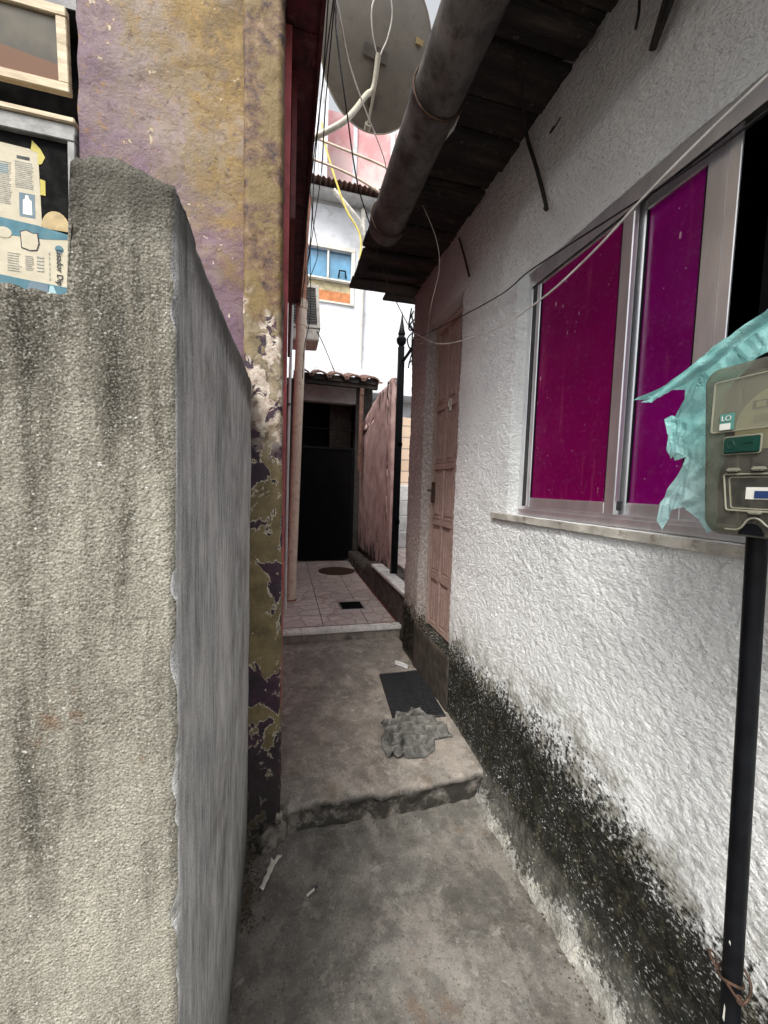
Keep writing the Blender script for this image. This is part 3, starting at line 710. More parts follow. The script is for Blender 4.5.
# awning sash, bottom tipped outwards
rot = Matrix.Rotation(R(3.5), 3, 'X'); piv = Vector((-.9, 1.61, 3.05))
def rb(bb, *d): return bb.box(*d, rot=rot, piv=piv)
aw = B()
rb(aw, -1.55, -.725, 1.60, 1.625, 3.018, 3.048); rb(aw, -1.55, -.725, 1.60, 1.625, 2.795, 2.823); rb(aw, -.755, -.725, 1.601, 1.624, 2.8235, 3.0175); rb(aw, -1.55, -1.52, 1.601, 1.624, 2.8235, 3.0175)
aw = aw.build('awning_sash', 'wood_cream', L, bevel=.002)
pb = B(); rb(pb, -1.519, -.756, 1.611, 1.615, 2.824, 3.017); pb.build('pane', 'pane', aw)
B().box(-1.85, -.708, 1.64, 1.74, 3.08, 3.158).build('window_head', 'alu_dark', L, bevel=.002)
B().box(-1.85, -.708, 1.745, 1.755, 2.713, 3.079).build('opening_shade_sheet', 'black_matt', L)  # black sheet behind the sash, the gap's shade put into its colour

# things stuck behind the pane: newspaper page, printed flyer, round card, tapes
T0 = 1.6245
def flat(name, pts, mat, parent, d):   # outline in (x,z) on the pane's outer side at offset d
    return B().poly([(x, T0 - d, z) for x, z in pts], (0, .0004, 0)).build(name, mat, parent)
news = thing('newspaper_page', (-.87, T0, 2.35), 'yellowed newspaper page taped high in the left window', 'newspaper')
flat('page', [(-1.02, 2.345), (-.815, 2.345), (-.822, 2.592), (-1.02, 2.60)], 'paper', news, .0005)
flat('headline', [(-.882, 2.555), (-.846, 2.555), (-.846, 2.565), (-.882, 2.565)], 'ink', news, .001)
b = B()
for i in range(22):
    z = 2.545 - i * .0062
    if i < 14: b.box(-.888, -.836 - random.random() * .006, T0 - .0014, T0 - .001, z, z + .0028)
    b.box(-.935, -.898 - random.random() * .008, T0 - .0014, T0 - .001, z - .01, z - .0072)
b.build('text_column', 'ink_grey', news)
flat('picture', [(-.878, 2.372), (-.834, 2.372), (-.834, 2.448), (-.878, 2.448)], 'slate', news, .0011)
flat('picture_figure', [(-.868, 2.38), (-.842, 2.38), (-.843, 2.425), (-.85, 2.43), (-.852, 2.441), (-.86, 2.441), (-.861, 2.43), (-.867, 2.425)], 'dial', news, .0017)
flat('picture', [(-.935, 2.50), (-.908, 2.50), (-.908, 2.53), (-.935, 2.53)], 'teal', news, .0011)
fly = thing('printed_flyer', (-.87, T0, 2.13), 'cream flyer with teal bands and sideways lettering at the foot of the left window', 'flyer')
flat('sheet', [(-1.05, 2.10), (-.740, 2.10), (-.740, 2.335), (-1.05, 2.365)], 'paper', fly, .0018)
flat('teal_band', [(-1.05, 2.298), (-.81, 2.308), (-.741, 2.318), (-.741, 2.336), (-.83, 2.350), (-1.05, 2.366)], 'teal', fly, .0024)
flat('teal_foot', [(-1.05, 2.10), (-.741, 2.10), (-.741, 2.158), (-.86, 2.166), (-1.05, 2.182)], 'teal', fly, .0024)
flat('slate_shape', [(-.875, 2.101), (-.80, 2.101), (-.80, 2.158), (-.852, 2.164)], 'slate', fly, .003)
flat('pale_shape', [(-.805, 2.101), (-.765, 2.101), (-.785, 2.157), (-.795, 2.157)], 'teal_pale', fly, .0034)
flat('slate_shape', [(-1.05, 2.101), (-.88, 2.101), (-.92, 2.145), (-1.05, 2.165)], 'slate', fly, .003)
flat('outline_badge', [(-.875, 2.268), (-.85, 2.262), (-.83, 2.266), (-.822, 2.29), (-.826, 2.325), (-.84, 2.322), (-.86, 2.33), (-.878, 2.322)], 'ink', fly, .003)
flat('badge', [(-.872, 2.271), (-.85, 2.265), (-.832, 2.269), (-.826, 2.29), (-.829, 2.321), (-.84, 2.319), (-.86, 2.326), (-.875, 2.319)], 'paper', fly, .0035)
flat('round_badge', [(-.922 + .022 * math.cos(a * .5236), 2.31 + .018 * math.sin(a * .5236)) for a in range(12)], 'paper', fly, .003)
flat('seal', [(-.766 + .0125 * math.cos(a * .5236), 2.283 + .0125 * math.sin(a * .5236)) for a in range(12)], 'teal', fly, .003)
b = B()
for (x0, x1, z0, z1) in ((-.915, -.875, 2.19, 2.255), (-.865, -.84, 2.20, 2.25)):
    for i in range(8): z = z0 + (z1 - z0) * i / 8; b.box(x0, x1 - random.random() * .01, T0 - .0032, T0 - .0028, z, z + .0022)
for i in range(5): b.box(-.832, -.812, T0 - .0032, T0 - .0028, 2.20 + i * .011, 2.205 + i * .011)
for i in range(6): b.box(-.797 + i * .0, -.794, T0 - .0032, T0 - .0028, 2.175 + i * .017, 2.185 + i * .017)
b.build('small_print', 'ink_grey', fly)
rt = Matrix.Rotation(R(90), 3, 'X').to_4x4().to_3x3()
text('Lisador Dip', .0255, 'ink', 'lettering', fly, (-.766, T0 - .0034, 2.222), Matrix.Rotation(R(90), 3, 'Y') @ Matrix.Rotation(R(90), 3, 'X'))
disc = flat('round_card', [(-.775 + .043 * math.cos(a * .262), 2.345 + .062 * math.sin(a * .262)) for a in range(13)], 'disc', None, .001)
tag(disc, 'tan half-round card tucked behind the flyer in the left window', 'card')
tag(flat('tape_strip', [(-.842, 2.59), (-.838, 2.622), (-.815, 2.60), (-.802, 2.575), (-.812, 2.552), (-.823, 2.548), (-.823, 2.585)], 'tape', None, .0008), 'crooked yellow tape at the top corner of the newspaper page', 'tape')
tag(flat('tape_strip', [(-.818, 2.452), (-.803, 2.452), (-.803, 2.50), (-.818, 2.503)], 'tape', None, .0008), 'short yellow tape halfway down the newspaper page edge', 'tape')

# ------------------------------------------------------------------ grey boundary wall
def bw(x, y, z):
    top = z > 1.6
    xx, yy, zz = x, y, z
    fx = -.13
    if top:
        zz += fr(x, y, 0, 22) * .004 + nz(x, y, 0, 90) * .003
        
    e = fr(x, y, z, 90, 2) * .0009
    if y < .515: yy -= e * 1.6 + fr(x, y, z, 5) * .003
    if x > -.135: xx += e * .5 + fr(x, y, z, 4) * .003
    if x > -.135 and y < .62: xx += .005
    if x > -.135 and y < .515: xx -= max(0, nz(x, y, z, 26) - .05) * .016 + .001; yy += max(0, nz(x, y, z, 30)) * .006
    return (xx, yy, zz)
def wall_front(x, y, z):
    if x < -.2285: return bw(x, y, min(z, 1.70))
    p = bw(x, y, z)
    d = (.010 - .019 * max(0, (x + .185) / .055) ** 2 - (.014 if x < -.222 else .006 if x < -.21 else 0)) if z > 1.835 else 0
    return (p[0] + (nz(x, y, z, 35) * .003 if x < -.226 and z > 1.71 else 0), p[1], p[2] + d)
b = B()
rough(b, [-3, -1.2, -.7] + frange(-.5, -.2342, .0062) + frange(-.228, -.13, .0062), frange(.51, .62, .011), [0, .3, .5] + frange(.6, 1.70, .0062) + frange(1.7062, 1.84, .0062), wall_front)
rough(b, frange(-.245, -.13, .023), frange(.6205, 1.585, .008), [0, .3, .5] + frange(.6, 1.84, .012), lambda x, y, z: (lambda p: (p[0], p[1], p[2] - .005 + .055 * (y - .62)))(bw(x, y, z)) if z > 1.8 else bw(x, y, z))
tag(b.build('boundary_wall', 'boundary', smooth=2, weld=.0004), 'rough grey mould-streaked boundary wall with a raised broken corner at left', 'wall')

# ------------------------------------------------------------------ electricity meter on its post
PT, PB = Vector((.853, .521, 1.44)), Vector((.868, .478, -.02))
post = thing('meter_post', (.87, .48, 0), 'straight black post carrying the electricity meter against the white wall', 'post')
B().tube([PB, PT + Vector((0, 0, .2))], .0158, 20).build('pole', 'black', post, smooth=1)
for (dz, dy, s_) in ((.50, -.002, .012), (.80, .009, .006), (.97, .009, .006), (1.25, .008, .003), (.66, -.006, .003)):
    p = PB.lerp(PT, dz / 1.46); B().add([(p.x - .0161, p.y + dy - .0015, p.z), (p.x - .0161, p.y + dy + .002, p.z + .004), (p.x - .0161, p.y + dy + .001, p.z + s_ * 3), (p.x - .0161, p.y + dy - .001, p.z + s_ * 2.4)], [(0, 1, 2, 3)]).build('paint_chip', 'white', post)
c = PB.lerp(PT, .40); b = B()
b.tube([c + Vector((.019 * math.cos(a), .019 * math.sin(a), .004 * math.sin(a * 2))) for a in [k * .5236 for k in range(0, 26)]], .0026, 6, 2)
b.tube([c + Vector(v) for v in ((-.016, .012, .002), (-.012, .028, .008), (-.004, .036, .012), (.002, .030, .006), (-.012, .016, -.002))], .0024, 6, 4)
b.tube([c + Vector(v) for v in ((-.018, -.004, 0), (-.020, -.016, -.003), (-.016, -.026, -.010), (-.008, -.030, -.012), (.004, -.030, .0), (.010, -.026, .018), (.014, -.010, .026), (.012, .006, .022))], .0024, 6, 4)
b.tube([c + Vector((-.014 + .004 * math.cos(k), -.026 + .005 * math.sin(k), -.006 - .0008 * k)) for k in range(14)], .0016, 6, 2)
tag(b.build('wire_tie', 'rust', smooth=1), 'rusty wire twisted round the black meter post', 'wire')

mt = thing('electricity_meter', (.80, .42, 1.43), 'yellowed clear plastic electricity meter box on the black post', 'meter')
bx0, by0, by1, bz0, bz1 = .752, .285, .562, 1.436, 1.735
prof = []
def rrect(y0, y1, z0, z1, r, n=5, taper=0):
    P = []
    for (cy, cz, a0) in ((y1 - r, z1 - r, 0), (y0 + r, z1 - r, 90), (y0 + r, z0 + r, 180), (y1 - r, z0 + r, 270)):
        for k in range(n + 1):
            a = R(a0 + 90 * k / n); y, z = cy + r * math.cos(a), cz + r * math.sin(a)
            if taper: t = max(0, (z0 + .14 - z) / .14); y = y - taper * t if y > (y0 + y1) / 2 else y + taper * t
            P.append((y, z))
    return P
b = B(); rings = [(bx0, .012), (bx0 + .004, .004), (bx0 + .012, 0), (bx0 + .10, -.004)]
loops = [[(x, y, z) for y, z in rrect(by0 + i_, by1 - i_, bz0 + i_, bz1 - i_, .022, 5, .022)] for x, i_ in rings]; n_ = len(loops[0])
fs = [tuple(range(n_))]
for k in range(len(loops) - 1): fs += [(k * n_ + i, k * n_ + (i + 1) % n_, (k + 1) * n_ + (i + 1) % n_, (k + 1) * n_ + i) for i in range(n_)]
b.add(sum(loops, []), fs); b.build('case', 'case', mt, smooth=1)
def rim(y0, y1, z0, z1, x, r, name, mat, taper=0, rad=.008):
    P = [(x, y, z) for y, z in rrect(y0, y1, z0, z1, rad, 3, taper)]; P.append(P[0])
    B().tube(P, r, 6).build(name, mat, mt, smooth=1)
rim(by0 - .003, by1 + .003, bz0 - .003, bz1 + .003, bx0 + .10, .004, 'flange', 'rim', .022, .024)
rim(.34, .537, 1.617, 1.706, bx0 - .002, .0016, 'viewing_window_rim', 'rim', 0, .004)
B().box(bx0 - .003, bx0 - .001, .341, .536, 1.618, 1.705).build('viewing_window', 'clear', mt)
B().box(bx0 + .098, bx0 + .106, by0 + .005, by1 - .005, bz0 + .02, bz1 - .004).build('back_plate', 'meter_back', mt, bevel=.004)
B().tube([(bx0 + .02, .435, 1.632), (bx0 + .097, .435, 1.632)], .080, 36).build('meter_body', 'meter_back', mt, smooth=1)
b = B().poly([(bx0 + .014, .435 + .074 * math.cos(a), 1.622 + .068 * math.sin(a)) for a in [math.pi * k / 20 for k in range(21)]] + [(bx0 + .014, .361, 1.585), (bx0 + .014, .509, 1.585)], (.003, 0, 0))
dial = b.build('dial', 'dial', mt)
dw = B().box(bx0 + .0125, bx0 + .0135, .39, .485, 1.652, 1.666).build('counter_window', 'ink', dial)
b = B()
for k in range(5): b.box(bx0 + .0115, bx0 + .0122, .394 + k * .018, .407 + k * .018, 1.6545, 1.6635)
b.build('counter_wheel', 'dial', dial)
b = B().box(bx0 + .0125, bx0 + .0135, .39, .482, 1.630, 1.642).box(bx0 + .0125, bx0 + .0135, .41, .462, 1.674, 1.6765).box(bx0 + .0125, bx0 + .0135, .44, .456, 1.682, 1.685)
b.build('dial_print', 'ink_grey', dial)
st = B().box(bx0 - .0050, bx0 - .0035, .500, .522, 1.6195, 1.648).build('sticker', 'green_light', mt)
B().box(bx0 - .0056, bx0 - .0051, .5045, .5215, 1.620, 1.631).build('sticker_patch', 'white', st)
RYZ = Matrix(((0, 0, -1), (-1, 0, 0), (0, 1, 0)))
text('LO', .0125, 'white', 'sticker_lettering', st, (bx0 - .0058, .5115, 1.6395), RYZ, .0003)
B().box(bx0 - .006, bx0 - .0, .460, .513, 1.578, 1.6055).build('name_plate', 'green', mt, bevel=.002)
rim(.459, .514, 1.577, 1.6065, bx0 - .002, .0014, 'plate_rim', 'rim', 0, .003)
b = B().tube([(bx0 - .0063, .500 + .005 * math.cos(a), 1.592 + .006 * math.sin(a)) for a in [k * .5236 for k in range(13)]], .0007, 5)
b.build('plate_emboss', 'green', mt); B().box(bx0 - .0070, bx0 - .006, .468, .483, 1.594, 1.5965).build('plate_emboss', 'green', mt)
for q in range(2): rim(.35 + q * .004, .520 - q * .006, 1.480 + q * .004, 1.542 - q * .005, bx0 - .002 + q * .003, .0015, 'lower_window_rim', 'rim', 0.018, .004)
B().box(bx0 + .006, bx0 + .010, .36, .502, 1.487, 1.535).build('breaker_bay', 'black', mt, bevel=.003)
B().box(bx0 - .001, bx0 + .0055, .37, .475, 1.500, 1.520).build('breaker_label', 'white', mt)
B().box(bx0 - .002, bx0 - .0011, .37, .462, 1.502, 1.514).build('breaker_stripe', 'blue', mt)
for (y, z) in ((.495, 1.549), (.458, 1.550), (.458, 1.478)):
    B().box(bx0 - .008, bx0 + .002, y - .009, y + .009, z - .003, z + .004).build('seal_lug', 'rim', mt, bevel=.002)
b = B().tube([(bx0 - .003, .50, 1.447), (bx0 - .004, .478, 1.449), (bx0 - .004, .466, 1.466), (bx0 - .004, .452, 1.468), (bx0 - .003, .436, 1.455), (bx0 - .003, .41, 1.449)], .0016, 6, 4)
b.build('cable_hood', 'rim', mt, smooth=1)
B().poly([(bx0 - .001, .463 + .018 * math.cos(a), 1.440 + .020 * math.sin(a)) for a in [math.pi * k / 10 for k in range(11)]], (.002, 0, 0)).build('cable_opening', 'black', mt)
B().tube([(.80, .45, 1.745), (.80, .45, 1.78), (.83, .46, 1.79)], .010, 10, 3).build('cable_gland', 'black', mt, smooth=1)

# teal plastic cloth draped behind and over the meter
def crumple(y, z, k=1.0):
    wx, wy = y + .02 * noise.noise(Vector((y * 18, z * 18, 3))), z + .02 * noise.noise(Vector((y * 18, z * 18, 8)))
    f = 0
    for a, q, amp in ((.30, 15, .0055), (.62, 34, .0022), (2.1, 22, .0012), (.15, 72, .0009)):
        t = (wx * math.cos(a) + wy * math.sin(a)) * q * k; t = t - math.floor(t); f += amp * (abs(t - .5) * 4 - 1)
    return f
def cl(y, z): return (.815 + crumple(y, z) + max(0, .62 - y) * .25, y, z)
def zz(y, z): return (y, z)
top_o = [(.745, 1.720), (.71, 1.728), (.672, 1.746), (.645, 1.768), (.60, 1.795), (.565, 1.822), (.535, 1.834), (.50, 1.862), (.46, 1.90), (.38, 1.94), (.38, 1.80), (.46, 1.775), (.50, 1.770), (.535, 1.758), (.56, 1.72), (.57, 1.70),
         (.565, 1.60), (.575, 1.52), (.565, 1.44), (.585, 1.428), (.60, 1.455), (.625, 1.478), (.655, 1.47), (.675, 1.425), (.685, 1.445), (.678, 1.485), (.66, 1.52), (.635, 1.565), (.632, 1.585), (.652, 1.578), (.66, 1.60), (.655, 1.635), (.668, 1.655), (.655, 1.685), (.640, 1.705), (.648, 1.728), (.67, 1.732), (.70, 1.722), (.72, 1.716)]
solid_o = solid_sheet('teal_cloth', 'cloth', None, sheet(top_o, .0034, cl, 3), .0006, 0)
tag(solid_o, 'torn teal plastic cloth draped beside the electricity meter', 'cloth')
patch = [(.66, 1.665), (.648, 1.672), (.628, 1.66), (.618, 1.62), (.615, 1.585), (.628, 1.592), (.64, 1.58), (.655, 1.60), (.652, 1.63)]
solid_sheet('folded_flap', 'cloth', solid_o, sheet(patch, .005, lambda y, z: (.790 + .6 * crumple(y, z, 1.4), y, z), 5), .0006, 0)
fold = [(.735, 1.719), (.70, 1.726), (.66, 1.738), (.61, 1.762), (.56, 1.79), (.53, 1.80), (.47, 1.82), (.47, 1.80), (.53, 1.775), (.565, 1.752), (.60, 1.735), (.65, 1.718), (.69, 1.714)]
solid_sheet('rolled_edge', 'cloth', solid_o, sheet(fold, .0035, lambda y, z: (.779 + .005 * math.sin((z + y * .58) * 170 + 2 * noise.noise(Vector((y * 12, z * 12, 1)))) + .003 * noise.noise(Vector((y * 20, z * 60, 1))), y, z), 6), .0006, 0)
t = B(); 
tag(solid_sheet('cloth_scrap', 'cloth', None, sheet([(.66, 2.72), (.71, 2.70), (.75, 2.715), (.74, 2.76), (.68, 2.78)], .008, lambda y, z: (.975 + .008 * math.sin(z * 90 + y * 40), y, z), 8), .001), 'small teal scrap snagged under the eaves at the top right', 'cloth')

# ------------------------------------------------------------------ cables
def cable(name, pts, r, mat, label, cat='cable', sm=6):
    return tag(B().tube(pts, r, 8, sm).build(name, mat, smooth=2), label, cat)
cable('power_cable', [(.965, 2.98, 2.76), (.95, 2.884, 2.652), (.95, 2.221, 2.509), (.95, 1.653, 2.405), (.95, 1.42, 2.396), (.95, .967, 2.334), (.945, .80, 2.305), (.945, .62, 2.296), (.94, .2, 2.31), (.95, -.6, 2.5)], .0028, 'cable_black', 'thin black cable strung across the top of the magenta window')
cable('power_cable', [(.96, 2.98, 2.74), (.93, 2.827, 2.666), (.93, 2.317, 2.41), (.93, 1.693, 2.255), (.93, 1.322, 2.231), (.93, 1.076, 2.26), (.93, .902, 2.305), (.93, .769, 2.332), (.93, .617, 2.354), (.93, .2, 2.40), (.95, -.6, 2.6)], .0036, 'cable_white', 'sagging white cable crossing the magenta window')
cable('power_cable', [(.02, .6, 2.5), (.108, 1.1, 2.773), (.147, 1.4, 3.007), (.235, 1.8, 3.17), (.325, 2.0, 3.02), (.447, 2.25, 2.99), (.644, 2.6, 2.886), (.914, 3.05, 2.856), (.985, 3.09, 2.80)], .0035, 'cable_black', 'black cable dropping past the satellite dish to the house corner')
cable('power_cable', [(.05, .9, 2.55), (.161, 1.6, 3.352), (.27, 2.0, 3.558), (.444, 2.5, 3.832), (.698, 3.0, 3.964), (.80, 3.3, 3.95)], .0042, 'cable_white', 'white cable slanting in front of the satellite dish')
cable('loose_wire', [(.70, 2.08, 3.03), (.70, 2.05, 3.0), (.767, 2.02, 2.83), (.80, 2.05, 2.70), (.80, 2.15, 2.56), (.90, 2.5, 2.50), (.97, 2.85, 2.60)], .0016, 'cable_white', 'thin pale wire looping down from the roof boards')
random.seed(3)
wl_ = [('left-most of the black wires along the maroon eave', .128, .0), ('straight black wire beside the maroon eave', .145, .03), ('slack black wire looping beside the maroon eave', .165, .05)]
for i, (lb, x, sg) in enumerate(wl_):
    pts = [(x + .012 * math.sin(k * 1.7 + i * 2) + sg * k * .02, 1.5 + k * .45, 3.34 + .02 * math.sin(k * 2 + i) - sg * k * .12) for k in range(7)]
    tag(B().tube(pts, .003, 6, 5).build('eave_wire', 'cable_black', smooth=2), lb, 'wire', 'wires along the maroon eave')
for i, (lb, pts) in enumerate([('black wire hanging beside the cream drainpipe', [(.20, 3.6, 4.0), (.20, 3.9, 3.7), (.22, 4.0, 3.2), (.17, 4.1, 2.9), (.16, 4.15, 2.6)]),
                              ('black wire curling over the air conditioner', [(.16, 3.7, 4.3), (.24, 4.1, 4.1), (.30, 4.3, 3.95), (.22, 4.35, 3.7), (.18, 4.3, 3.55)])]):
    tag(B().tube(pts, .004, 6, 6).build('hanging_wire', 'cable_black', smooth=2), lb, 'wire')
cable('service_pipe', [(.0, 5.0, 5.72), (.263, 5, 5.684), (.716, 5, 5.62), (1.139, 5, 5.553), (1.6, 5, 5.4)], .014, 'pvc', 'upper cream pipe crossing above the alley', 'pipe')
cable('service_pipe', [(.0, 5.0, 5.5), (.209, 5, 5.443), (.66, 5, 5.373), (1.058, 5, 5.247), (1.6, 5, 5.0)], .014, 'pvc', 'lower cream pipe crossing above the alley', 'pipe')
cable('yellow_hose', [(.44, 6, 6.75), (.474, 6, 6.519), (.631, 6, 6.07), (.82, 6, 5.63), (1.0, 6, 5.38), (1.06, 6, 5.2), (1.05, 6, 4.9)], .015, 'hose', 'yellow hose hanging in front of the far white house', 'hose')
# tangle at the house corner
b = B()
for i in range(6):
    p = [Vector((1.0 + random.uniform(-.03, .05), 3.09 + random.uniform(0, .06), 2.95 - k * .09 + random.uniform(-.05, .05))) for k in range(6)]
    b.tube(p, .006, 6, 4)
tag(b.build('wire_tangle', 'cable_black', smooth=2), 'tangled black wires bunched at the white house corner', 'wires', kind='stuff')
tag(B().poly([(x * 1.165, y * 1.165, 3.005) for x, y in ((.53, 1.30), (.565, 1.30), (.57, 1.37), (.55, 1.44), (.53, 1.38), (.515, 1.50), (.505, 1.50), (.52, 1.40))], (0, 0, .002)).build('plastic_scrap', 'white'), 'pale plastic scrap caught behind the gutter', 'scrap')

# ------------------------------------------------------------------ satellite dish
C0 = Vector((.805, 3.9, 5.684)); NN = Vector((-.142, .807, .574)).normalized()
U = Vector((1, .17, 0)); U = (U - NN * U.dot(NN)).normalized(); W_ = NN.cross(U).normalized()
if W_.z < 0: W_ = -W_
D = thing('satellite_dish', (.13, 3.7, 4.50), 'large grey satellite dish seen from behind, bracketed to the left building', 'satellite dish')
rd = .565; V = []; F = []; nr, ns = 14, 64
for side in (0, 1):
    for i in range(nr + 1):
        r_ = rd * i / nr
        for k in range(ns):
            a = 2 * math.pi * k / ns; V.append(C0 + U * (r_ * math.cos(a)) + W_ * (r_ * math.sin(a)) + NN * (.10 * (i / nr) ** 2 - .10 + side * .008))
    o_ = side * (nr + 1) * ns
    for i in range(nr):
        for k in range(ns): F.append([o_ + i * ns + k, o_ + i * ns + (k + 1) % ns, o_ + (i + 1) * ns + (k + 1) % ns, o_ + (i + 1) * ns + k])
q0 = (nr + 1) * ns; F += [[nr * ns + k, nr * ns + (k + 1) % ns, q0 + nr * ns + (k + 1) % ns, q0 + nr * ns + k] for k in range(ns)]
B().add(V, F).build('reflector', 'dish', D, smooth=1)
B().tube([C0 + U * (rd * math.cos(k * math.pi / 24)) + W_ * (rd * math.sin(k * math.pi / 24)) + NN * .002 for k in range(49)], .008, 6).build('rim', 'arm', D, smooth=1)
def dp(u, v, n): return C0 + U * u + W_ * v + NN * n
def dbox(b, u0, u1, v0, v1, n0, n1):
    v = [dp(u, v, n) for u in (u0, u1) for v in (v0, v1) for n in (n0, n1)]
    return b.add(v, [(0, 1, 3, 2), (4, 6, 7, 5), (0, 4, 5, 1), (2, 3, 7, 6), (0, 2, 6, 4), (1, 5, 7, 3)])
b = B(); dbox(b, -.17, .07, -.09, .0, -.118, -.10); dbox(b, -.04, .06, -.40, -.31, -.105, -.085); dbox(b, -.05, .0, -.40, -.0, -.135, -.119)
b.build('mount_bracket', 'bracket', D, bevel=.008)
pj = dp(-0.050, -.08, -.16)
B().tube([(.13, 3.7, 4.50), (.16, 3.7, 4.56), (.476, 3.72, 4.82), dp(-0.110, -.36, -.24), dp(-0.040, -.28, -.2), dp(-0.040, -.05, -.17)], .026, 12, 6).build('support_arm', 'arm', D, smooth=1)
B().tube([dp(-0.020, -.06, -.16), dp(-0.015, -.25, -.16), dp(-0.010, -.52, -.13)], .014, 8, 3).tube([dp(-0.010, -.52, -.13), dp(-0.005, -.56, -.10)], .034, 12).build('feed_tube', 'arm', D, smooth=1)
B().box(.10, .15, 3.62, 3.78, 4.36, 4.66).build('wall_plate', 'arm', D, bevel=.004)
B().tube([(.17, 3.66, 4.62), (.17, 3.64, 4.62)], .012, 8).build('bolt', 'bracket', D)
cb = [dp(-0.060, -.05, -.17), dp(-0.130, .06, -.17), dp(-0.165, .20, -.16), dp(-0.110, .325, -.15), dp(-0.040, .335, -.15), dp(0.025, .22, -.16), dp(0.020, .07, -.17), dp(-0.020, -.05, -.18), dp(-0.030, -.2, -.18)]
B().tube(cb, .0065, 8, 6).build('coax_loop', 'cable_white', D, smooth=2)
b = B(); dbox(b, .33, .40, .16, .20, -.075, -.055); b.build('maker_tag', 'disc', D)
# wall piece behind bracket (return of the eave's upper storey)
b = B().box(-.0, .10, 3.5, 3.9, 3.5205, 4.8).build('bracket_pier', 'cream', L)

# ------------------------------------------------------------------ pipes on the left wall
P = thing('drainpipe', (.083, 4.3, .22), 'fat cream plastic drainpipe standing on the pink tiles', 'pipe')
B().tube([(.083, 4.3, .225), (.118, 4.3, 2.0), (.147, 4.3, 3.45)], .052, 20, 3).build('pipe', 'pvc', P, smooth=1)
for z, x in ((3.36, .145), (3.18, .142)): B().tube([(x, 4.3, z), (x + .001, 4.3, z + .07)], .058, 20).build('pipe_collar', 'pvc', P, smooth=1)
B().tube([(.147, 4.3, 3.44), (.155, 4.3, 3.75), (.16, 4.3, 4.1), (.185, 4.3, 4.5)], .040, 14, 3).build('upper_pipe', 'pvc_rust', P, smooth=1)
B().tube([(.083, 4.3, .222), (.083, 4.3, .235)], .062, 20).build('pipe_foot', 'pvc_rust', P, smooth=1)
P = thing('conduit', (.022, 4.0, .22), 'thin white conduit beside the fat drainpipe', 'pipe')
B().tube([(.022, 4.0, .222), (.026, 4.0, 2.0), (.045, 4.0, 3.25)], .014, 12, 3).build('pipe', 'pvc_white', P, smooth=1)
B().box(.005, .042, 3.97, 3.983, 2.28, 2.30).build('clip', 'alu_dark', P)

# ------------------------------------------------------------------ air conditioner
A = thing('air_conditioner', (.25, 5.0, 3.3), 'weathered window air conditioner jutting over the alley', 'air conditioner')
rA = Matrix.Rotation(R(-4), 3, 'Y'); pv = Vector((.25, 5, 3.7))
def ab(*d): return B().box(*d, rot=rA, piv=pv)
ab(.03, .385, 5.03, 5.5, 3.45, 3.97).build('housing', 'ac_body', A, bevel=.006)
b = B()
for d in ((.03, .385, 5.0, 5.029, 3.93, 3.97), (.345, .385, 5.0, 5.029, 3.45, 3.9295), (.03, .344, 5.0, 5.029, 3.45, 3.49)): b.box(*d, rot=rA, piv=pv)
b.build('front_frame', 'ac_body', A, bevel=.003)
b = B()
for k in range(14): b.box(.03, .344, 5.012, 5.024, 3.497 + k * .031, 3.513 + k * .031, rot=rA, piv=pv)
b.build('louvre', 'ac_grille', A)
b = ab(.03, .36, 5.0, 5.4, 3.30, 3.44); b.build('drip_tray', 'ac_body', A, bevel=.01)
cable('drain_wire', [(.36, 5.0, 3.42), (.45, 5.0, 3.25), (.60, 5.1, 2.98)], .006, 'cable_black', 'thin wire trailing down from the air conditioner', 'wire')

# ------------------------------------------------------------------ far end of the alley
K = thing('end_wall', (.65, 6.6, .22), 'dark doorway wall closing the far end of the tiled passage', 'wall')
b = B().box(.005, .19, 6.5, 6.65, .22, 3.2).box(1.14, 1.42, 6.5, 6.65, .22, 3.2).box(.005, 1.42, 8.4, 8.5, .22, 3.2).box(.005, .02, 6.651, 8.4, .22, 3.2).box(1.38, 1.42, 6.651, 8.4, .22, 3.2).box(.005, 1.42, 6.651, 8.4, 3.19, 3.25)
b.build('masonry', 'interior', K)
B().box(.191, 1.139, 6.5, 6.65, 2.88, 3.2).build('lintel', 'steel_wall', K)
B().box(.75, 1.137, 6.9, 6.95, 2.1, 2.949).build('inner_wall', 'threshold', K)
GT = thing('metal_gate', (.65, 6.46, .24), 'plain black sheet metal gate across the dark doorway', 'gate')
B().box(.20, 1.12, 6.455, 6.475, .26, 2.12).build('sheet', 'black_matt', GT, bevel=.002)
B().box(.20, .235, 6.44, 6.454, .25, 2.14).box(1.085, 1.12, 6.44, 6.454, .25, 2.14).box(.236, 1.084, 6.44, 6.454, 2.10, 2.14).build('gate_frame', 'black', GT, bevel=.002)
B().tube([(.20, 6.45, 2.14), (.2, 6.45, 2.44), (1.10, 6.45, 2.42), (1.10, 6.45, 2.14)], .008).build('top_rail', 'black', GT)
TC = thing('tiled_canopy', (.65, 6.2, 3.1), 'short clay tiled canopy over the dark doorway', 'canopy')
for k in range(5):
    x = .10 + k * .265
    V = []
    for (yy, z) in ((5.95, 3.13), (6.55, 3.32)):
        for q in range(9):
            a = math.pi * q / 8; V.append((x + .13 - .125 * math.cos(a), yy, z + .085 * math.sin(a)))
        for q in range(9):
            a = math.pi * q / 8; V.append((x + .13 - .105 * math.cos(a), yy, z + .065 * math.sin(a) - .004))
    F = [(q, q + 1, q + 19, q + 18) for q in range(8)] + [(q + 9, q + 27, q + 28, q + 10) for q in range(8)] + [(q, q + 9, q + 10, q + 1) for q in range(8)]
    B().add(V, F).build('roof_tile', 'clay', TC, smooth=1)
b = B()
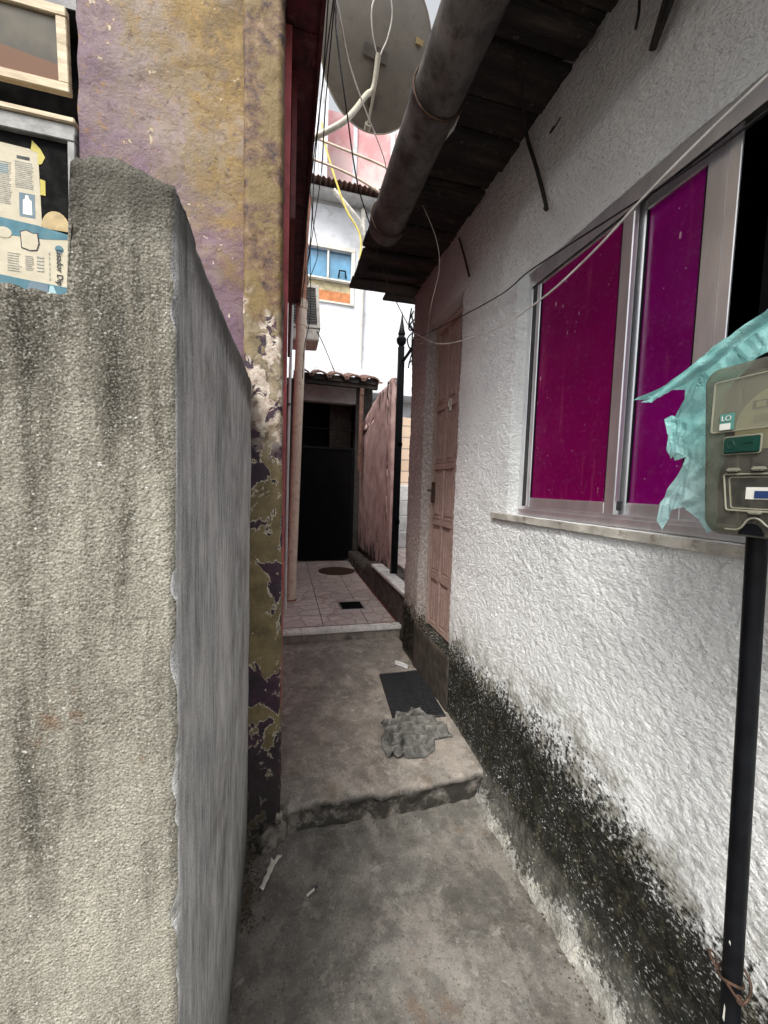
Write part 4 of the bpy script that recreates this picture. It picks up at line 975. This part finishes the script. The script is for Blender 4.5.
for k in range(5):
    x = .265 + k * .265 + .012
    V = [(x + .07 - .07 * math.cos(math.pi * q / 6), yy, z + .015 - .03 * math.sin(math.pi * q / 6)) for (yy, z) in ((5.97, 3.13), (6.55, 3.30)) for q in range(7)]
    b.add(V, [(q, q + 1, q + 8, q + 7) for q in range(6)])
b.build('channel_tile', 'clay', TC, smooth=2)
B().box(.10, 1.40, 5.99, 6.018, 3.10, 3.185).box(.10, 1.40, 6.02, 6.10, 3.04, 3.16).box(.10, 1.40, 6.40, 6.46, 3.18, 3.24).build('beam', 'boards', TC, bevel=.004)
B().box(1.12, 1.18, 6.02, 6.09, 2.94, 3.04).tube([(1.15, 6.06, 2.94), (1.15, 6.06, 1.75)], .035, 12).build('hanging_pipe', 'clay', TC)
PW = B()
def pwf(x, y, z):
    if z > 2.5: z += (-.42 * max(0, y - 5.2) * .5) + nz(x, y, 1, 8) * .01 + (.04 if y < 4.6 else 0)
    return (x + nz(x, y, z, 4) * .01, y + (nz(x, 1, z, 5) * .01 if y < 4.6 else 0) + (z - .5) * .08 * (1 if y < 4.6 else 0), z)
rough(PW, frange(1.225, 1.31, .0425), frange(4.36, 6.49, .05), frange(.46, 2.78, .05), pwf)
tag(PW.build('pink_garden_wall', 'pinkwall', smooth=2), 'stained pink garden wall between the passage and the side yard', 'wall')
GP = thing('gate_post', (1.2, 4.1, .54), 'black iron gate post with a spear finial on the marble curb', 'post')
B().box(1.160, 1.222, 4.05, 4.10, .548, 3.02).box(1.215, 1.245, 4.105, 4.135, .56, 2.9).build('shaft', 'black', GP, bevel=.003)
B().box(1.155, 1.23, 4.045, 4.118, .546, .566).build('base_plate', 'black', GP, bevel=.003)
b = B(); pr = [(.02, 3.02), (.05, 3.06), (.055, 3.10), (.03, 3.13), (.04, 3.15), (.028, 3.2), (.016, 3.27), (.002, 3.38)]; n_ = 14
V = [(1.192 + r_ * math.cos(2 * math.pi * k / n_), 4.08 + r_ * math.sin(2 * math.pi * k / n_), z) for r_, z in pr for k in range(n_)]
b.add(V, [(i * n_ + k, i * n_ + (k + 1) % n_, (i + 1) * n_ + (k + 1) % n_, (i + 1) * n_ + k) for i in range(len(pr) - 1) for k in range(n_)]).build('finial', 'black', GP, smooth=1)
for _z in (1.95, 1.1): B().box(1.18, 1.235, 4.05, 4.14, _z, _z + .045).build('hinge', 'black', GP, bevel=.003)
B().tube([(1.21, 4.06, 2.86), (1.22, 3.2, 2.98)], .018, 6).build('stay_bar', 'black', GP)
BW = B().box(1.45, 3.4, 6.62, 6.8, 1.55, 2.75).build('block_wall', 'blocks'); tag(BW, 'beige blockwork wall across the side yard', 'wall')
ST = thing('garden_steps', (2.1, 6.3, .53), 'pale concrete steps below the beige block wall', 'steps')
for i in range(4): B().box(1.45, 3.1, 5.9 + i * .18, 6.615, .531 + i * .25, .53 + (i + 1) * .25 - .002).build('tread', 'steel_wall', ST, bevel=.01)

# floor drain, manhole
GD = thing('floor_drain', (.71, 4.0, .22), 'square black drain grate set in the pink tiles', 'drain')
B().box(.58, .84, 3.86, 4.14, .2205, .226).build('frame', 'alu', GD, bevel=.002)
b = B()
for k in range(9): b.box(.60, .82, 3.885 + k * .027, 3.898 + k * .027, .2262, .231)
b.box(.60, .82, 3.88, 4.12, .2261, .2275)
b.build('grille', 'black', GD)
b = B().tube([(.77, 5.70, .2203), (.77, 5.70, .228)], .27, 40)
mh = b.build('manhole_cover', 'rust', smooth=1); tag(mh, 'round brown manhole cover at the far end of the tiles', 'manhole cover')

# ------------------------------------------------------------------ far white house and pink building
FH = thing('far_white_house', (1.2, 9.3, 0), 'white two-storey house with a blue-glazed window beyond the alley', 'house')
B().box(-2.0, .34, 9, 9.3, 0, 7.7).box(.341, 1.38, 9, 9.3, 0, 5.62).box(.341, 1.38, 9, 9.3, 6.76, 7.7).box(1.381, 6, 9, 9.3, 0, 7.7).build('wall', 'white_render', FH)
B().box(-2.0, 6, 9.0, 9.3, 7.701, 7.78).box(-2, 6, 8.7, 9.35, 7.781, 7.86).build('eave', 'steel_wall', FH, bevel=.01)
b = B(); Y_ = frange(-2, 6, .018)
V = [(x, yy, z + .022 * math.sin(x * 2 * math.pi / .11) + dz) for dz in (0, .02) for (yy, z) in ((8.55, 7.92), (9.6, 8.15)) for x in Y_]; n_ = len(Y_)
F = [(j, j + 1, n_ + j + 1, n_ + j) for j in range(n_ - 1)] + [(2 * n_ + j, 3 * n_ + j, 3 * n_ + j + 1, 2 * n_ + j + 1) for j in range(n_ - 1)] + [(j, 2 * n_ + j, 2 * n_ + j + 1, j + 1) for j in range(n_ - 1)]
B().add(V, F).build('corrugated_roof', 'clay', FH, smooth=2)
wn_ = B().box(.26, 1.46, 8.96, 8.999, 6.765, 6.84).box(.26, .34, 8.961, 8.999, 5.60, 6.764).box(1.38, 1.46, 8.961, 8.999, 5.60, 6.764).box(.341, 1.379, 8.962, 9.04, 5.60, 5.64).box(.345, 1.378, 8.99, 9.05, 6.11, 6.15).box(.84, .88, 8.991, 9.04, 6.151, 6.763).build('window', 'ac_body', FH, bevel=.004)
B().box(.345, 1.378, 9.06, 9.08, 6.15, 6.76).build('pane', 'blue_glass', wn_)
B().box(.345, 1.378, 9.06, 9.08, 5.90, 6.11).build('lower_band', 'olive_band', wn_)  # olive band across the lower part of the window
B().box(.345, 1.378, 9.055, 9.079, 5.64, 5.898).build('lower_band', 'orange', wn_)  # orange band along the foot of the window
b = B().tube([(1.1, 9.02, 6.2), (1.12, 9.0, 6.35), (1.25, 9.0, 6.35), (1.27, 9.0, 6.2)], .02); b.build('window_handle', 'black', wn_)
B().tube([(1.62, 8.93, 7.7), (1.62, 8.93, 5.4), (1.6, 8.93, 4.2)], .06, 12, 2).box(1.5, 1.75, 8.90, 8.998, 6.3, 6.36).build('downpipe', 'ac_body', FH, smooth=1)
B().tube([(.9, 8.6, 7.75), (1.5, 8.7, 7.3), (1.62, 8.9, 7.0)], .05, 10).build('branch_pipe', 'ac_body', FH, smooth=1)
B().box(-2, 6, 8.4, 8.999, 3.55, 4.05).build('lower_ledge', 'white_render', FH, bevel=.02)
FP = thing('far_pink_building', (2, 12, 0), 'faded pink building with white patches rising above the white house', 'building')
B().box(-3, 8, 12, 14, 0, 12.4).build('wall', 'pinkfar', FP)
b = B()
for k in range(9): b.box(-2.8 + k * 1.15, -2.68 + k * 1.15, 11.93, 11.999, 8, 12.4)
b.build('pilaster', 'white_render', FP)
FW = thing('tall_white_shed', (.2, 10.5, 8), 'white corrugated sheet lean-to rising left of the satellite dish', 'shed')
b = B()
Y_ = frange(-1.2, .95, .03); V = [(x, 10.8 + .02 * math.sin(x * 2 * math.pi / .12) + dy, z) for dy in (0, .02) for z in (8.0, 14.0) for x in Y_]; n_ = len(Y_)
b.add(V, [(j, j + 1, n_ + j + 1, n_ + j) for j in range(n_ - 1)] + [(2 * n_ + j, 3 * n_ + j, 3 * n_ + j + 1, 2 * n_ + j + 1) for j in range(n_ - 1)]).build('sheet_cladding', 'white_render', FW)
B().box(-1.2, -.9, 10.85, 11.2, 0, 13.9).box(.6, .9, 10.85, 11.2, 0, 13.9).build('frame', 'steel_wall', FW)

# ------------------------------------------------------------------ small things on the floor
mat_ = thing('doormat', (.83, 2.36, .122), 'black rubber doormat lying by the door step', 'doormat')
cs = [Vector((.690, 2.645)), Vector((1.0, 2.650)), Vector((.968, 2.075)), Vector((.640, 2.095))]
def mp(u, v, z): q = cs[3].lerp(cs[2], u).lerp(cs[0].lerp(cs[1], u), v); return (q.x, q.y, z + .002 * math.sin(u * 5 + v * 3))
b = B(); n_ = 24
V = [mp(i / n_, j / n_, z) for z in (.126, .132) for i in range(n_ + 1) for j in range(n_ + 1)]; q = (n_ + 1); o_ = q * q
F = []
for i in range(n_):
    for j in range(n_):
        a = i * q + j; F += [(a, a + 1, a + q + 1, a + q), (a + o_, a + q + o_, a + q + 1 + o_, a + 1 + o_)]
rimv = [i * q for i in range(n_)] + [n_ * q + j for j in range(n_)] + [(n_ - i) * q + n_ for i in range(n_)] + [n_ - j for j in range(n_)]
F += [(rimv[k], rimv[(k + 1) % len(rimv)], rimv[(k + 1) % len(rimv)] + o_, rimv[k] + o_) for k in range(len(rimv))]
b.add(V, F).build('base', 'rubber', mat_, smooth=2)
b = B()
for i in range(14):
    for j in range(24):
        u, v = (i + .5 + (.25 if j % 2 else -.25)) / 14.6 + .01, (j + .5) / 24
        a, c_ = mp(u - .02, v - .012, .1315), mp(u + .02, v + .012, .1315)
        b.box(min(a[0], c_[0]), max(a[0], c_[0]), min(a[1], c_[1]), max(a[1], c_[1]), .131, .139)
b.build('tread', 'rubber', mat_, bevel=0)
ro = [(0.556, 2.075), (0.618, 2.062), (0.711, 2.145), (0.808, 2.147), (0.866, 2.093), (0.902, 1.994), (0.929, 1.887), (0.82, 1.883), (0.778, 1.793), (0.715, 1.76), (0.598, 1.777), (0.53, 1.799), (0.517, 1.895), (0.549, 1.956), (0.573, 2.005)]
rc = Vector((.70, 1.96))
RF = [([(.53, 1.90), (.60, 1.965), (.70, 1.98), (.80, 1.93), (.90, 1.91)], .034, .013), ([(.57, 2.05), (.64, 2.03), (.72, 2.06), (.80, 2.10)], .030, .012),
      ([(.56, 1.80), (.63, 1.86), (.72, 1.87), (.79, 1.83)], .034, .012), ([(.66, 2.10), (.74, 2.04), (.83, 2.02), (.89, 1.95)], .030, .011),
      ([(.54, 1.97), (.62, 1.92), (.70, 1.925), (.77, 1.885)], .024, .009), ([(.60, 1.79), (.68, 1.81), (.74, 1.79)], .024, .009), ([(.76, 2.13), (.82, 2.08), (.87, 2.03)], .024, .010), ([(.58, 2.0), (.66, 2.0), (.73, 2.02), (.78, 1.99), (.85, 1.97)], .020, .008)]
def ragz(x, y):
    p = Vector((x + .02 * noise.noise(Vector((x * 16, y * 16, 2))), y + .02 * noise.noise(Vector((x * 16, y * 16, 7))))); h = .006
    for pl, hh, w_ in RF:
        d = 9
        for a, c_ in zip(pl[:-1], pl[1:]):
            a, c_ = Vector(a), Vector(c_); t = max(0, min(1, (p - a).dot(c_ - a) / (c_ - a).length_squared)); d = min(d, (p - a.lerp(c_, t)).length)
        h = max(h, .006 + hh * math.exp(-(d / w_) ** 2)) + .15 * hh * math.exp(-(d / w_) ** 2)
    h = .006 + (h - .006) * 1.35 + .0015 * noise.noise(Vector((x * 40, y * 40, 0))) + (.006 if y > 2.06 else 0)
    return (x, y, .124 + h)
tag(solid_sheet('floor_rag', 'rag', None, sheet(ro, .0045, ragz, 9), .004), 'crumpled grey rag lying half over the doormat', 'rag')
# cigarette end
cg = thing('cigarette_butt', (.12, 1.34, 0), 'white cigarette butt lying on the lower concrete', 'cigarette butt')
B().tube([(.100, 1.325, .006), (.128, 1.342, .006)], .0042, 10).build('paper', 'filter', cg, smooth=1)
B().tube([(.1285, 1.3423, .006), (.139, 1.349, .007)], .0044, 10).build('charred_tip', 'ink', cg, smooth=1)
tag(solid_sheet('paper_scrap', 'filter', None, sheet([(-.068, 1.385), (-.055, 1.375), (-.035, 1.42), (-.012, 1.47), (.012, 1.50), (-.002, 1.505), (-.02, 1.485), (-.03, 1.50), (-.036, 1.47), (-.05, 1.43)], .005, lambda x, y: (x, y, .008 + .006 * math.sin(x * 120 + y * 50) ** 2), 4), .0008), 'twisted pale paper scrap beside the pillar foot', 'paper')
tag(solid_sheet('clear_wrapper', 'plastic', None, sheet([(.845, 2.76), (.92, 2.69), (.95, 2.72), (.90, 2.82), (.86, 2.83)], .008, lambda x, y: (x, y, .128 + .012 * abs(math.sin(x * 70 + y * 60))), 4), .0008), 'crumpled clear wrapper just beyond the doormat', 'wrapper')
b = B(); random.seed(21)
def chip(x, y, z, s_):
    a = random.uniform(0, 6.28); q = [(x + s_ * random.uniform(.5, 1) * math.cos(a + k * 1.57), y + s_ * random.uniform(.5, 1) * math.sin(a + k * 1.57), z + random.uniform(0, s_ * .7)) for k in range(4)]
    b.add(q + [(x, y, z - .002)], [(0, 1, 2, 3), (0, 4, 1), (1, 4, 2), (2, 4, 3), (3, 4, 0)])
for k in range(260): t_ = random.random(); chip(-.125 + abs(random.gauss(0, .03)), 1.25 + t_ * .36, .003, random.uniform(.002, .008))
for k in range(110): t_ = random.random(); chip(.905 + .03 * t_ - abs(random.gauss(0, .022)), .7 + t_ * .9, .004, random.uniform(.0015, .006))
for k in range(40): chip(random.uniform(.0, .9), random.uniform(1.53, 1.60), .003, random.uniform(.0015, .005))
for k in range(40): chip(random.uniform(.0, .95), random.uniform(.9, 1.6), .001, random.uniform(.001, .003))
for k in range(50): chip(random.uniform(.02, .95), random.uniform(1.7, 3.3), .121, random.uniform(.001, .0035))
tag(b.build('debris', 'debris'), 'crumbs of leaf and grit scattered along the wall feet', 'debris', kind='stuff')
b = B()
for (cx, cy, rr, hh) in ((-.045, 1.585, .05, .075), (.0, 1.60, .04, .105), (-.06, 1.55, .03, .03)):
    n1, n2 = 20, 12; V = []
    for i in range(n2 + 1):
        for k in range(n1):
            a, e_ = 2 * math.pi * k / n1, math.pi / 2 * i / n2
            f_ = 1 + .35 * noise.noise(Vector((math.cos(a) * 1.6 + cx * 40, math.sin(a) * 1.6, e_ * 2.2)))
            V.append((cx + rr * math.cos(e_) * math.cos(a) * f_, cy + rr * math.cos(e_) * math.sin(a) * f_, hh * math.sin(e_) * f_ - .005))
    b.add(V, [(i * n1 + k, i * n1 + (k + 1) % n1, (i + 1) * n1 + (k + 1) % n1, (i + 1) * n1 + k) for i in range(n2) for k in range(n1)])
tag(b.build('rubble_heap', 'landing', smooth=2), 'broken mortar lump at the foot of the flaking pillar', 'rubble')
